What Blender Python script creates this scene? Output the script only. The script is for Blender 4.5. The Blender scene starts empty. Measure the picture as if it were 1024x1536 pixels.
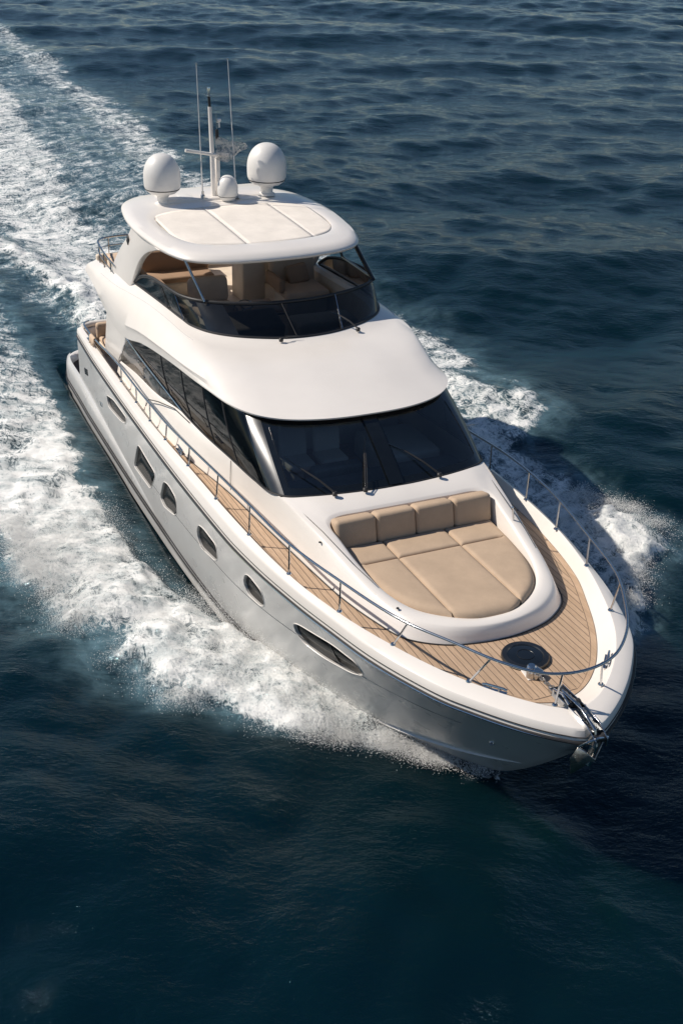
import bpy, bmesh, math, random
import numpy as np
from mathutils import Vector, Matrix

random.seed(7)
rng = np.random.default_rng(11)
S = bpy.context.scene
C = S.collection

# ------------------------------------------------------------------ camera, sky, sun, exposure
FPX, PITCH, YAW, ROLL = 1761.64, 0.49477988, 0.43079627, 0.03089967
cam_d = bpy.data.cameras.new('camera')
cam_d.sensor_fit = 'HORIZONTAL'
cam_d.sensor_width = 36.0
cam_d.lens = FPX / 1024 * 36.0
cam_d.clip_start = 0.5
cam_d.clip_end = 8000
cam = bpy.data.objects.new('camera', cam_d)
C.objects.link(cam)
fwd = Vector((-math.cos(PITCH) * math.cos(YAW), math.cos(PITCH) * math.sin(YAW), -math.sin(PITCH)))
rt = fwd.cross(Vector((0, 0, 1))).normalized()
upv = rt.cross(fwd)
r2 = rt * math.cos(ROLL) + upv * math.sin(ROLL)
u2 = -rt * math.sin(ROLL) + upv * math.cos(ROLL)
m = Matrix((r2, u2, -fwd)).transposed().to_4x4()
m.translation = Vector((28.9217, -8.0938, 12.0549))
cam.matrix_world = m
S.camera = cam

SUN_TO = Vector((-0.36, -0.62, 0.69)).normalized()
sun_elev = math.asin(SUN_TO.z)
W = bpy.data.worlds.new('World')
S.world = W
W.use_nodes = True
nt = W.node_tree
bg = nt.nodes['Background']
sky = nt.nodes.new('ShaderNodeTexSky')
sky.sky_type = 'NISHITA'
sky.sun_disc = False
sky.sun_elevation = sun_elev
sky.sun_rotation = math.atan2(SUN_TO.x, SUN_TO.y)
sky.air_density = 1.0
sky.dust_density = 0.1
sky.ozone_density = 3.0
nt.links.new(sky.outputs[0], bg.inputs[0])
bg.inputs[1].default_value = 0.07

sd = bpy.data.lights.new('sun', 'SUN')
sd.energy = 4.7
sd.angle = math.radians(0.6)
sd.color = (1.0, 0.905, 0.79)
so = bpy.data.objects.new('sun', sd)
C.objects.link(so)
so.rotation_euler = SUN_TO.to_track_quat('Z', 'Y').to_euler()
so.location = (0, 0, 40)

S.view_settings.view_transform = 'Standard'
S.view_settings.look = 'None'
S.view_settings.exposure = 0.06
S.view_settings.gamma = 1
S.render.engine = 'CYCLES'
S.cycles.max_bounces = 8
S.cycles.transparent_max_bounces = 12
S.cycles.caustics_reflective = False
S.cycles.caustics_refractive = False

# ------------------------------------------------------------------ materials
def mat(name):
    m = bpy.data.materials.new(name)
    m.use_nodes = True
    return m, m.node_tree, m.node_tree.nodes, m.node_tree.links, m.node_tree.nodes['Principled BSDF']

def noise(N, L, coord, scale, detail=4, rough=0.5, dist=0.0):
    n = N.new('ShaderNodeTexNoise')
    n.inputs['Scale'].default_value = scale
    n.inputs['Detail'].default_value = detail
    n.inputs['Roughness'].default_value = rough
    n.inputs['Distortion'].default_value = dist
    L.new(coord, n.inputs['Vector'])
    return n.outputs['Fac']

def math_node(N, L, op, a, b=None, clamp=False):
    n = N.new('ShaderNodeMath')
    n.operation = op
    n.use_clamp = clamp
    for k, v in ((0, a), (1, b)):
        if v is None:
            continue
        if isinstance(v, (int, float)):
            n.inputs[k].default_value = v
        else:
            L.new(v, n.inputs[k])
    return n.outputs[0]

def maprange(N, L, v, a, b, c=0.0, d=1.0, smooth=True):
    n = N.new('ShaderNodeMapRange')
    n.interpolation_type = 'SMOOTHSTEP' if smooth else 'LINEAR'
    L.new(v, n.inputs[0])
    for k, q in enumerate((a, b, c, d)):
        n.inputs[k + 1].default_value = q
    return n.outputs[0]

def mixcol(N, L, f, a, b):
    n = N.new('ShaderNodeMix')
    n.data_type = 'RGBA'
    if isinstance(f, float):
        n.inputs[0].default_value = f
    else:
        L.new(f, n.inputs[0])
    for k, v in ((6, a), (7, b)):
        if isinstance(v, tuple):
            n.inputs[k].default_value = (*v, 1)
        else:
            L.new(v, n.inputs[k])
    return n.outputs[2]

def gelcoat(name, col, rough=0.3, coat=0.4, mottled=0.04, mscale=1.3, bump=0.0):
    m, t, N, L, P = mat(name)
    tc = N.new('ShaderNodeTexCoord').outputs['Object']
    f = noise(N, L, tc, mscale, 6, 0.6)
    c2 = tuple(max(0, x - mottled * 2.2) for x in col)
    c1 = tuple(min(1, x + mottled * 0.4) for x in col)
    fac = maprange(N, L, f, 0.3, 0.7)
    L.new(mixcol(N, L, fac, c1, c2), P.inputs['Base Color'])
    g = noise(N, L, tc, mscale * 3, 2, 0.5)
    L.new(maprange(N, L, g, 0.3, 0.7, rough - 0.03, rough + 0.05), P.inputs['Roughness'])
    P.inputs['Coat Weight'].default_value = coat
    P.inputs['Coat Roughness'].default_value = 0.07
    if bump:
        b = N.new('ShaderNodeBump')
        b.inputs['Strength'].default_value = 0.25
        b.inputs['Distance'].default_value = bump
        L.new(noise(N, L, tc, 1.1, 2, 0.4), b.inputs['Height'])
        L.new(b.outputs[0], P.inputs['Normal'])
        L.new(b.outputs[0], P.inputs['Coat Normal'])
    return m

def plain(name, col, rough=0.5, metal=0.0, coat=0.0, vary=0.15, vscale=6):
    m, t, N, L, P = mat(name)
    tc = N.new('ShaderNodeTexCoord').outputs['Object']
    f = noise(N, L, tc, vscale, 5, 0.6)
    a = tuple(c * (1 - vary) for c in col)
    b = tuple(min(1, c * (1 + vary)) for c in col)
    L.new(mixcol(N, L, maprange(N, L, f, 0.3, 0.7), a, b), P.inputs['Base Color'])
    P.inputs['Roughness'].default_value = rough
    P.inputs['Metallic'].default_value = metal
    P.inputs['Coat Weight'].default_value = coat
    return m

def fabric(name, col, scale=160):
    m, t, N, L, P = mat(name)
    tc = N.new('ShaderNodeTexCoord').outputs['Object']
    f = noise(N, L, tc, 2.2, 5, 0.6)
    w = noise(N, L, tc, scale, 2, 0.7)
    a = tuple(c * 0.93 for c in col)
    b = tuple(min(1, c * 1.1) for c in col)
    base = mixcol(N, L, maprange(N, L, f, 0.25, 0.75), a, b)
    k = mixcol(N, L, maprange(N, L, w, 0.3, 0.7, 0.0, 0.35), base, tuple(c * 0.6 for c in col))
    L.new(k, P.inputs['Base Color'])
    P.inputs['Roughness'].default_value = 0.85
    bp = N.new('ShaderNodeBump')
    bp.inputs['Strength'].default_value = 0.35
    bp.inputs['Distance'].default_value = 0.012
    mixh = math_node(N, L, 'ADD', math_node(N, L, 'MULTIPLY', noise(N, L, tc, 3.0, 3, 0.5), 1.0), math_node(N, L, 'MULTIPLY', w, 0.12))
    L.new(mixh, bp.inputs['Height'])
    L.new(bp.outputs[0], P.inputs['Normal'])
    return m

def thin_glass(name, tint, refl=1.0, rough=0.02, base=0.04):
    m, t, N, L, P = mat(name)
    N.remove(P)
    tr = N.new('ShaderNodeBsdfTransparent')
    tr.inputs[0].default_value = (*tint, 1)
    gl = N.new('ShaderNodeBsdfGlossy')
    gl.inputs['Roughness'].default_value = rough
    gl.inputs['Color'].default_value = (refl, refl, refl, 1)
    lw = N.new('ShaderNodeLayerWeight')
    lw.inputs[0].default_value = 0.25
    fac = math_node(N, L, 'ADD', math_node(N, L, 'MULTIPLY', lw.outputs['Fresnel'], 1.0), base, clamp=True)
    mx = N.new('ShaderNodeMixShader')
    L.new(fac, mx.inputs[0])
    L.new(tr.outputs[0], mx.inputs[1])
    L.new(gl.outputs[0], mx.inputs[2])
    L.new(mx.outputs[0], N['Material Output'].inputs['Surface'])
    return m

def teak_mat():
    m, t, N, L, P = mat('teak_planking')
    tc = N.new('ShaderNodeTexCoord').outputs['Object']
    sx = N.new('ShaderNodeSeparateXYZ')
    L.new(tc, sx.inputs[0])
    uv = N.new('ShaderNodeUVMap').outputs[0]
    su = N.new('ShaderNodeSeparateXYZ')
    L.new(uv, su.inputs[0])
    edge = su.outputs[1]                      # metres from the outer edge of the deck
    rough_n = noise(N, L, tc, 2.5, 3, 0.6)
    wob = math_node(N, L, 'MULTIPLY', math_node(N, L, 'SUBTRACT', rough_n, 0.5), 0.018)
    y = math_node(N, L, 'ADD', sx.outputs[1], wob)
    pl = math_node(N, L, 'DIVIDE', y, 0.098)
    fr = math_node(N, L, 'FRACT', pl)
    tri = math_node(N, L, 'ABSOLUTE', math_node(N, L, 'SUBTRACT', fr, 0.5))
    seam = maprange(N, L, tri, 0.43, 0.47)
    # margin planks follow the edge
    e2 = math_node(N, L, 'ABSOLUTE', math_node(N, L, 'SUBTRACT', math_node(N, L, 'FRACT', math_node(N, L, 'DIVIDE', edge, 0.11)), 0.5))
    seam_e = maprange(N, L, e2, 0.44, 0.475)
    inm = math_node(N, L, 'LESS_THAN', edge, 0.125)
    sm = N.new('ShaderNodeMix')
    L.new(inm, sm.inputs[0]); L.new(seam, sm.inputs[2]); L.new(seam_e, sm.inputs[3])
    cell = N.new('ShaderNodeTexWhiteNoise')
    cell.noise_dimensions = '1D'
    L.new(math_node(N, L, 'FLOOR', pl), cell.inputs['W'])
    mp = N.new('ShaderNodeMapping')
    mp.inputs['Scale'].default_value = (1.5, 22, 5)
    L.new(tc, mp.inputs[0])
    grain = noise(N, L, mp.outputs[0], 3.0, 6, 0.65, 0.3)
    a = mixcol(N, L, cell.outputs[0], (0.56, 0.405, 0.28), (0.47, 0.335, 0.225))
    b = mixcol(N, L, maprange(N, L, grain, 0.3, 0.72, 0.0, 0.55), a, (0.29, 0.19, 0.12))
    L.new(mixcol(N, L, math_node(N, L, 'MULTIPLY', sm.outputs[0], 0.9), b, (0.035, 0.025, 0.02)), P.inputs['Base Color'])
    P.inputs['Roughness'].default_value = 0.7
    bp = N.new('ShaderNodeBump')
    bp.inputs['Strength'].default_value = 0.4
    bp.inputs['Distance'].default_value = 0.004
    L.new(math_node(N, L, 'SUBTRACT', grain, sm.outputs[0]), bp.inputs['Height'])
    L.new(bp.outputs[0], P.inputs['Normal'])
    return m

M = {}
M['hull'] = gelcoat('hull_gelcoat', (0.54, 0.535, 0.525), 0.30, 0.6, 0.022, 0.7, 0.012)
M['white'] = gelcoat('deck_gelcoat', (0.80, 0.765, 0.725), 0.32, 0.35, 0.012, 1.1)
M['nonskid'] = gelcoat('nonskid_gelcoat', (0.72, 0.68, 0.63), 0.6, 0.0, 0.03, 6)
M['dome'] = gelcoat('dome_plastic', (0.76, 0.75, 0.73), 0.42, 0.1, 0.02, 3)
M['canvas'] = fabric('cream_canvas', (0.84, 0.785, 0.715), 220)
M['black'] = plain('black_gloss', (0.006, 0.008, 0.010), 0.08, 0.0, 0.6)
M['rubber'] = plain('black_rubber', (0.02, 0.02, 0.022), 0.5)
M['smoke'] = plain('graphite_sheen', (0.065, 0.067, 0.07), 0.30, 0.85, 0.4, 0.2, 2)
M['sheen_dark'] = plain('dark_sheen_grey', (0.045, 0.048, 0.05), 0.2, 0.8, 0.4, 0.2, 2)  # grey metal; on the flybridge screen it imitates reflected sun
M['steel'] = plain('polished_steel', (0.55, 0.56, 0.57), 0.12, 1.0, 0.0, 0.12, 30)
M['teak'] = teak_mat()
M['cushion'] = fabric('tan_upholstery', (0.49, 0.37, 0.265))
M['seat'] = fabric('beige_upholstery', (0.62, 0.47, 0.345))
M['seatdark'] = fabric('brown_upholstery', (0.38, 0.255, 0.17))
M['liner'] = gelcoat('beige_liner', (0.72, 0.63, 0.52), 0.6, 0.0, 0.03, 3)
M['dash'] = plain('dark_dash', (0.11, 0.10, 0.09), 0.5)
M['hglass'] = plain('hull_window_glass', (0.006, 0.007, 0.008), 0.2, 0.0, 0.0, 0.5, 3)
M['hglass'].node_tree.nodes['Principled BSDF'].inputs['Specular IOR Level'].default_value = 0.08

M['tint'] = thin_glass('tinted_glass', (0.86, 0.90, 0.90), 0.9, 0.03, 0.075)
M['fly_tint'] = thin_glass('dark_tinted_screen', (0.15, 0.165, 0.17), 0.8, 0.04, 0.03)
M['side_tint'] = thin_glass('dark_side_glass', (0.12, 0.14, 0.145), 0.5, 0.03, 0.03)
M['clear'] = thin_glass('clear_glass', (0.80, 0.84, 0.84), 0.9, 0.02, 0.03)
M['curtain'] = fabric('sheer_curtain', (0.60, 0.55, 0.48))
M['chain'] = plain('galvanised_chain', (0.42, 0.40, 0.37), 0.3, 0.9, 0.0, 0.3, 40)
M['wood'] = plain('varnished_wood', (0.30, 0.15, 0.07), 0.3, 0.0, 0.4, 0.25, 8)

# ------------------------------------------------------------------ mesh helpers
def bend(x, y):
    """the bow sits a hand's width to starboard of the centreline"""
    s = min(1.0, max(0.0, (x - 17.6) / 2.0))
    return y - 0.2 * s * s

class MB:
    def __init__(self):
        self.v = []
        self.f = []
    def grid(self, rows, close_u=False, close_v=False):
        o = len(self.v)
        n = len(rows[0])
        for r in rows:
            self.v += [tuple(p) for p in r]
        R = len(rows)
        for i in range(R if close_v else R - 1):
            i2 = (i + 1) % R
            for j in range(n if close_u else n - 1):
                j2 = (j + 1) % n
                self.f.append((o + i * n + j, o + i * n + j2, o + i2 * n + j2, o + i2 * n + j))
        return self
    def face(self, pts):
        o = len(self.v)
        self.v += [tuple(p) for p in pts]
        self.f.append(tuple(range(o, o + len(pts))))
        return self
    def tube(self, pts, r, seg=8, cap=True, rr=None):
        pts = [Vector(p) for p in pts]
        n = len(pts)
        tang = []
        for i in range(n):
            a = pts[max(0, i - 1)]; b = pts[min(n - 1, i + 1)]
            tang.append((b - a).normalized())
        up = Vector((0, 0, 1)) if abs(tang[0].z) < 0.9 else Vector((1, 0, 0))
        nn = tang[0].cross(up).normalized()
        rows = []
        for i in range(n):
            t = tang[i]
            nn = (nn - t * nn.dot(t)).normalized()
            b = t.cross(nn)
            ri = rr[i] if rr else r
            rows.append([pts[i] + (nn * math.cos(2 * math.pi * k / seg) + b * math.sin(2 * math.pi * k / seg)) * ri for k in range(seg)])
        self.grid(rows, close_u=True)
        if cap:
            self.face(rows[0][::-1]); self.face(rows[-1])
        return self
    def lathe(self, prof, c=(0, 0, 0), seg=32):
        rows = [[(c[0] + r * math.cos(2 * math.pi * k / seg), c[1] + r * math.sin(2 * math.pi * k / seg), c[2] + z) for k in range(seg)] for r, z in prof]
        return self.grid(rows, close_u=True)
    def box(self, c, s, rot=None, bevel=0.0, seg=3):
        bm = bmesh.new()
        bmesh.ops.create_cube(bm, size=1)
        bmesh.ops.scale(bm, vec=s, verts=bm.verts)
        if bevel:
            bmesh.ops.bevel(bm, geom=bm.edges[:], offset=bevel, segments=seg, affect='EDGES', profile=0.5)
        if rot is not None:
            bmesh.ops.rotate(bm, matrix=rot, verts=bm.verts)
        o = len(self.v)
        bm.verts.ensure_lookup_table()
        for v in bm.verts:
            self.v.append((v.co.x + c[0], v.co.y + c[1], v.co.z + c[2]))
        for f in bm.faces:
            self.f.append(tuple(o + v.index for v in f.verts))
        bm.free()
        return self
    def prism(self, poly, h):
        """poly: 3D points, extruded by vector h"""
        h = Vector(h)
        a = [Vector(p) for p in poly]
        b = [p + h for p in a]
        self.face(a[::-1]); self.face(b)
        for i in range(len(a)):
            j = (i + 1) % len(a)
            self.face([a[i], a[j], b[j], b[i]])
        return self
    def mirror(self):
        o = len(self.v)
        self.v += [(x, -y, z) for x, y, z in self.v]
        self.f += [tuple(o + i for i in reversed(f)) for f in self.f]
        return self
    def build(self, name, material, parent=None, angle=38, weld=1e-4, warp=False, solid=0.0, off=0.0, bevel=0.0, subsurf=0):
        me = bpy.data.meshes.new(name)
        vs = [(x, bend(x, y), z) for x, y, z in self.v] if warp else self.v
        me.from_pydata([tuple(v) for v in vs], [], self.f)
        o = bpy.data.objects.new(name, me)
        C.objects.link(o)
        finish(me, angle, weld)
        if solid:
            md = o.modifiers.new('s', 'SOLIDIFY'); md.thickness = solid; md.offset = off
        if bevel:
            md = o.modifiers.new('b', 'BEVEL'); md.width = bevel; md.segments = 3; md.limit_method = 'ANGLE'
        if subsurf:
            md = o.modifiers.new('u', 'SUBSURF'); md.levels = subsurf; md.render_levels = subsurf
        me.materials.append(material)
        if parent is not None:
            o.parent = parent
        return o

def finish(me, angle=38, weld=1e-4):
    bm = bmesh.new()
    bm.from_mesh(me)
    if weld:
        bmesh.ops.remove_doubles(bm, verts=bm.verts, dist=weld)
        bmesh.ops.dissolve_degenerate(bm, dist=1e-6, edges=bm.edges)
    bmesh.ops.recalc_face_normals(bm, faces=bm.faces)
    a = math.radians(angle)
    for f in bm.faces:
        f.smooth = True
    for e in bm.edges:
        if len(e.link_faces) == 2:
            e.smooth = e.calc_face_angle(0) < a
    bm.to_mesh(me)
    bm.free()

def pchip(tab):
    x = np.array([t[0] for t in tab], float); y = np.array([t[1] for t in tab], float)
    h = np.diff(x); d = np.diff(y) / h
    m_ = np.zeros(len(x))
    m_[0] = d[0]; m_[-1] = d[-1]
    for i in range(1, len(x) - 1):
        if d[i - 1] * d[i] > 0:
            w1 = 2 * h[i] + h[i - 1]; w2 = h[i] + 2 * h[i - 1]
            m_[i] = (w1 + w2) / (w1 / d[i - 1] + w2 / d[i])
    def f(q):
        q = min(max(q, x[0]), x[-1])
        i = min(int(np.searchsorted(x, q, 'right')) - 1, len(h) - 1)
        t = (q - x[i]) / h[i]
        return float((2*t**3-3*t**2+1)*y[i] + (t**3-2*t**2+t)*h[i]*m_[i] + (-2*t**3+3*t**2)*y[i+1] + (t**3-t**2)*h[i]*m_[i+1])
    return f

def spl(ctrl, n=6):
    """Catmull-Rom through the stations, n samples per segment (stations stay matched between curves)"""
    P_ = [Vector(c) for c in ctrl]
    out = []
    K = len(P_)
    for i in range(K - 1):
        p1, p2 = P_[i], P_[i + 1]
        p0 = P_[i - 1] if i else p1 * 2 - p2
        p3 = P_[i + 2] if i + 2 < K else Vector((p1.x, -p1.y, p1.z)) if abs(p2.y) < 1e-6 else p2 * 2 - p1
        d1 = max((p1 - p0).length, 1e-4) ; d2 = max((p2 - p1).length, 1e-4); d3 = max((p3 - p2).length, 1e-4)
        m1 = ((p1 - p0) / d1 * d2 + (p2 - p1)) * 0.5
        m2 = ((p3 - p2) / d3 * d2 + (p2 - p1)) * 0.5
        for k in range(n):
            t = k / n
            out.append(p1 * (2*t**3-3*t**2+1) + m1 * (t**3-2*t**2+t) + p2 * (-2*t**3+3*t**2) + m2 * (t**3-t**2))
    out.append(P_[-1])
    return out

def both(half):
    """half: port-side curve (y >= 0) aft to centreline; returns starboard aft -> front -> port aft"""
    s = [Vector((p[0], -p[1], p[2])) for p in half]
    return s + [Vector(p) for p in half[:-1]][::-1]

def lerp(a, b, t):
    return a + (b - a) * t

def empty(name, loc=(0, 0, 0)):
    o = bpy.data.objects.new(name, None)
    o.location = loc
    o.empty_display_size = 0.3
    C.objects.link(o)
    return o

YACHT = empty('motor_yacht')
YACHT['label'] = 'white motor yacht with flybridge, dark wraparound windows and tan bow sunpad, under way'
YACHT['category'] = 'yacht'

# ------------------------------------------------------------------ hull lines
XA = 0.75
rubY = pchip([(0.7, 2.58), (3, 2.66), (6, 2.69), (9, 2.70), (12.4, 2.66), (13.7, 2.58), (14.9, 2.43), (16, 2.22), (16.8, 2.04), (17.6, 1.77), (18.1, 1.54), (18.5, 1.26), (18.9, 0.93), (19.2, 0.63), (19.42, 0.36), (19.55, 0.16), (19.6, 0.0)])
rubZ = pchip([(0.7, 1.78), (6, 1.90), (9, 2.0), (12.5, 2.16), (14.9, 2.31), (16.8, 2.40), (18, 2.45), (19.6, 2.50)])
topY = pchip([(0.7, 2.45), (5, 2.52), (10, 2.54), (11.6, 2.53), (13.1, 2.48), (14.6, 2.36), (15.95, 2.09), (17.1, 1.70), (17.8, 1.38), (18.4, 0.98), (18.8, 0.62), (19.05, 0.32), (19.2, 0.0)])
topZ = pchip([(0.7, 2.02), (3, 2.08), (5, 2.13), (7.2, 2.18), (8.4, 2.26), (9.9, 2.38), (11.6, 2.49), (13.1, 2.56), (16, 2.66), (19.2, 2.73)])
footY = pchip([(0.7, 2.32), (5, 2.40), (8.6, 2.44), (12, 2.42), (13, 2.39), (14, 2.33), (15, 2.20), (16, 1.98), (16.7, 1.70), (17.3, 1.42), (17.8, 1.12), (18.26, 0.76), (18.55, 0.40), (18.7, 0.0)])
deckZ = pchip([(0.7, 1.90), (3.5, 1.92), (6, 1.98), (8.6, 2.12), (11, 2.28), (13, 2.34), (16, 2.41), (18.7, 2.45)])
wlY = pchip([(0.7, 2.60), (6, 2.64), (8.4, 2.62), (11.4, 2.46), (12.2, 2.33), (13.2, 2.06), (13.7, 1.90), (14.4, 1.60), (15.3, 1.17), (16.1, 0.72), (16.7, 0.33), (17.1, 0.0)])
XW, XR = 17.1, 19.6

def hull_pt(u, s):
    """u 0..1 stern to stem, s 0..1 waterline to rub rail"""
    g = 1 - (1 - u) ** 1.6
    xe = XW + (XR - XW) * (s ** 0.85)
    x = XA + (xe - XA) * g
    xr = XA + (XR - XA) * g
    xw = XA + (XW - XA) * g
    k = s + 0.10 * math.sin(math.pi * s) * min(1, max(0, (14.5 - x) / 6)) - 0.17 * math.sin(math.pi * s) * min(1, max(0, (x - 14) / 4))
    y = wlY(xw) * (1 - k) + rubY(xr) * k
    z = rubZ(x) * s
    return Vector((x, y, z))

_hs = [[hull_pt(u / 160, s / 24) for u in range(161)] for s in range(25)]
def hull_y(x, z):
    s = min(1, max(0, z / rubZ(min(x, 19.4))))
    si = s * 24
    i = min(int(si), 23)
    def row(r):
        xs = [p.x for p in r]
        return float(np.interp(x, xs, [p.y for p in r]))
    return lerp(row(_hs[i]), row(_hs[i + 1]), si - i)

NU = 110
us = [i / NU for i in range(NU + 1)]
outer = [[hull_pt(u, s) for u in us] for s in [j / 14 for j in range(15)]]
def bottom(f):
    r = []
    for p in outer[0]:
        d = min(1, max(0, (17.3 - p.x) / 5))
        r.append(Vector((lerp(p.x, XA + (p.x - XA) * 0.97, 1 - f), p.y * f, -0.75 * (1 - f) * (0.2 + 0.8 * d))))
    return r
low = [bottom(f) for f in (0.0, 0.35, 0.7, 0.94)]
def inner(zf, yf, xf):
    return [Vector((XA + (p.x - XA) * xf, p.y * yf, p.z * zf)) for p in outer[-1]]
inn = [inner(0.25, 0.0, 0.89)]
half = low + outer + inn
ring = half + [[Vector((p.x, -p.y, p.z)) for p in r] for r in half[::-1]]
hb = MB().grid(ring, close_v=True)
hb.face([r[0] for r in ring])
hull = hb.build('hull', M['hull'], YACHT, angle=35, warp=True)

# --- hull windows: pockets cut into the topsides, each with its pane
def round_poly(P_, r):
    out = []
    n = len(P_)
    for i in range(n):
        a, b, c = (Vector((*P_[(i + k) % n], 0)) for k in (-1, 0, 1))
        u = a - b; v = c - b
        d = min(r, u.length * 0.45, v.length * 0.45)
        p = b + u.normalized() * d; q = b + v.normalized() * d
        for k in range(7):
            t = k / 6
            w_ = p * (1 - t) ** 2 + b * 2 * t * (1 - t) + q * t * t
            out.append((w_.x, w_.y))
    return out
def chains(poly, n=30):
    pp = round_poly(poly, 0.16)
    x0 = min(p[0] for p in pp) + 0.004; x1 = max(p[0] for p in pp) - 0.004
    def cross(x):
        zs = []
        for i in range(len(pp)):
            a, b = pp[i], pp[(i + 1) % len(pp)]
            if (a[0] - x) * (b[0] - x) <= 0 and a[0] != b[0]:
                zs.append(a[1] + (b[1] - a[1]) * (x - a[0]) / (b[0] - a[0]))
        return max(zs), min(zs)
    return [lerp(x0, x1, 0.5 - 0.5 * math.cos(math.pi * k / n)) for k in range(n + 1)], (lambda x: cross(x)[0]), (lambda x: cross(x)[1])
WINS = [
    ('slot', [(4.05, 1.49), (4.80, 1.66), (5.92, 1.70), (5.80, 1.53), (5.40, 1.41), (4.17, 1.26)]),
    ('large', [(6.81, 1.47), (8.13, 1.38), (7.60, 0.79), (6.26, 0.71)]),
    ('mid', [(8.72, 1.50), (9.10, 1.59), (9.58, 1.52), (9.52, 1.19), (9.35, 1.06), (8.59, 0.87), (8.36, 0.97)]),
    ('mid', [(10.88, 1.63), (11.18, 1.71), (11.86, 1.72), (11.86, 1.45), (11.67, 1.31), (10.90, 1.18), (10.75, 1.37)]),
    ('mid', [(13.20, 1.88), (13.40, 1.93), (13.78, 1.86), (13.76, 1.59), (13.60, 1.47), (13.14, 1.45), (13.04, 1.63)]),
    ('long', [(14.70, 1.77), (14.92, 1.86), (15.82, 2.03), (16.30, 1.99), (16.30, 1.75), (15.95, 1.55), (15.31, 1.43), (14.80, 1.45), (14.66, 1.60)]),
]
def win_mesh(w, inset_lo, inset_hi, grow=0.0, sgn=-1):
    X, ft, fb = chains(w[1])
    x0, x1 = X[0], X[-1]; xm = (x0 + x1) / 2
    rows = []
    for d in (inset_hi, inset_lo):
        top, mid, bot = [], [], []
        for x in X:
            zt, zb = ft(x), fb(x)
            zm = (zt + zb) / 2
            xx = xm + (x - xm) * (1 + grow / ((x1 - x0) / 2))
            hz = max((zt - zb) / 2, 0.010) + grow
            for lst, z in ((top, zm + hz), (mid, zm), (bot, zm - hz)):
                y = hull_y(xx, z) - d
                lst.append(Vector((xx, bend(xx, sgn * y), z)))
        rows.append((top, mid, bot))
    return rows
cut = MB()
for w in WINS:
    for sgn in (-1, 1):
        (t1, m1, b1), (t0, m0, b0) = win_mesh(w, 0.058, -0.06, 0.0, sgn)
        cut.grid([m1, t1, t0, m0, b0, b1], close_v=True)
        for k in (0, -1):
            cut.face([m1[k], t1[k], t0[k], m0[k]]); cut.face([m1[k], m0[k], b0[k], b1[k]])
co = cut.build('window_cutter', M['hull'], None, weld=1e-5)
md = hull.modifiers.new('cut', 'BOOLEAN'); md.object = co; md.operation = 'DIFFERENCE'; md.solver = 'EXACT'
bpy.context.view_layer.update()
dg = bpy.context.evaluated_depsgraph_get()
nm = bpy.data.meshes.new_from_object(hull.evaluated_get(dg))
if len(nm.polygons) > 2000:
    hull.modifiers.clear(); hull.data = nm
    finish(nm, 30, 0)
else:
    hull.modifiers.clear()
    print('BOOLEAN FAILED', len(nm.polygons))
bpy.data.objects.remove(co)
for w in WINS:
    for sgn in (-1, 1):
        (t, mm, b), _ = win_mesh(w, 0.045, 0.043, -0.004, sgn)
        p = MB().grid([t, mm, b]).build('hull_window', M['hglass'], YACHT, solid=0.012, off=0)
        fr = MB()
        (t, mm, b), _ = win_mesh(w, 0, -0.004, 0.012, sgn)
        loop = t + b[::-1]
        fr.tube(loop + [loop[0]], 0.007, 6, cap=False)
        fr.build('window_rim', M['white'], p)
        if w[0] == 'long':
            x = 15.62
            q = [Vector((x, bend(x, sgn * (hull_y(x, z) - 0.034)), z)) for z in (1.52, 1.74, 1.97)]
            MB().tube(q, 0.012, 6).build('window_divider', M['black'], p)

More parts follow.
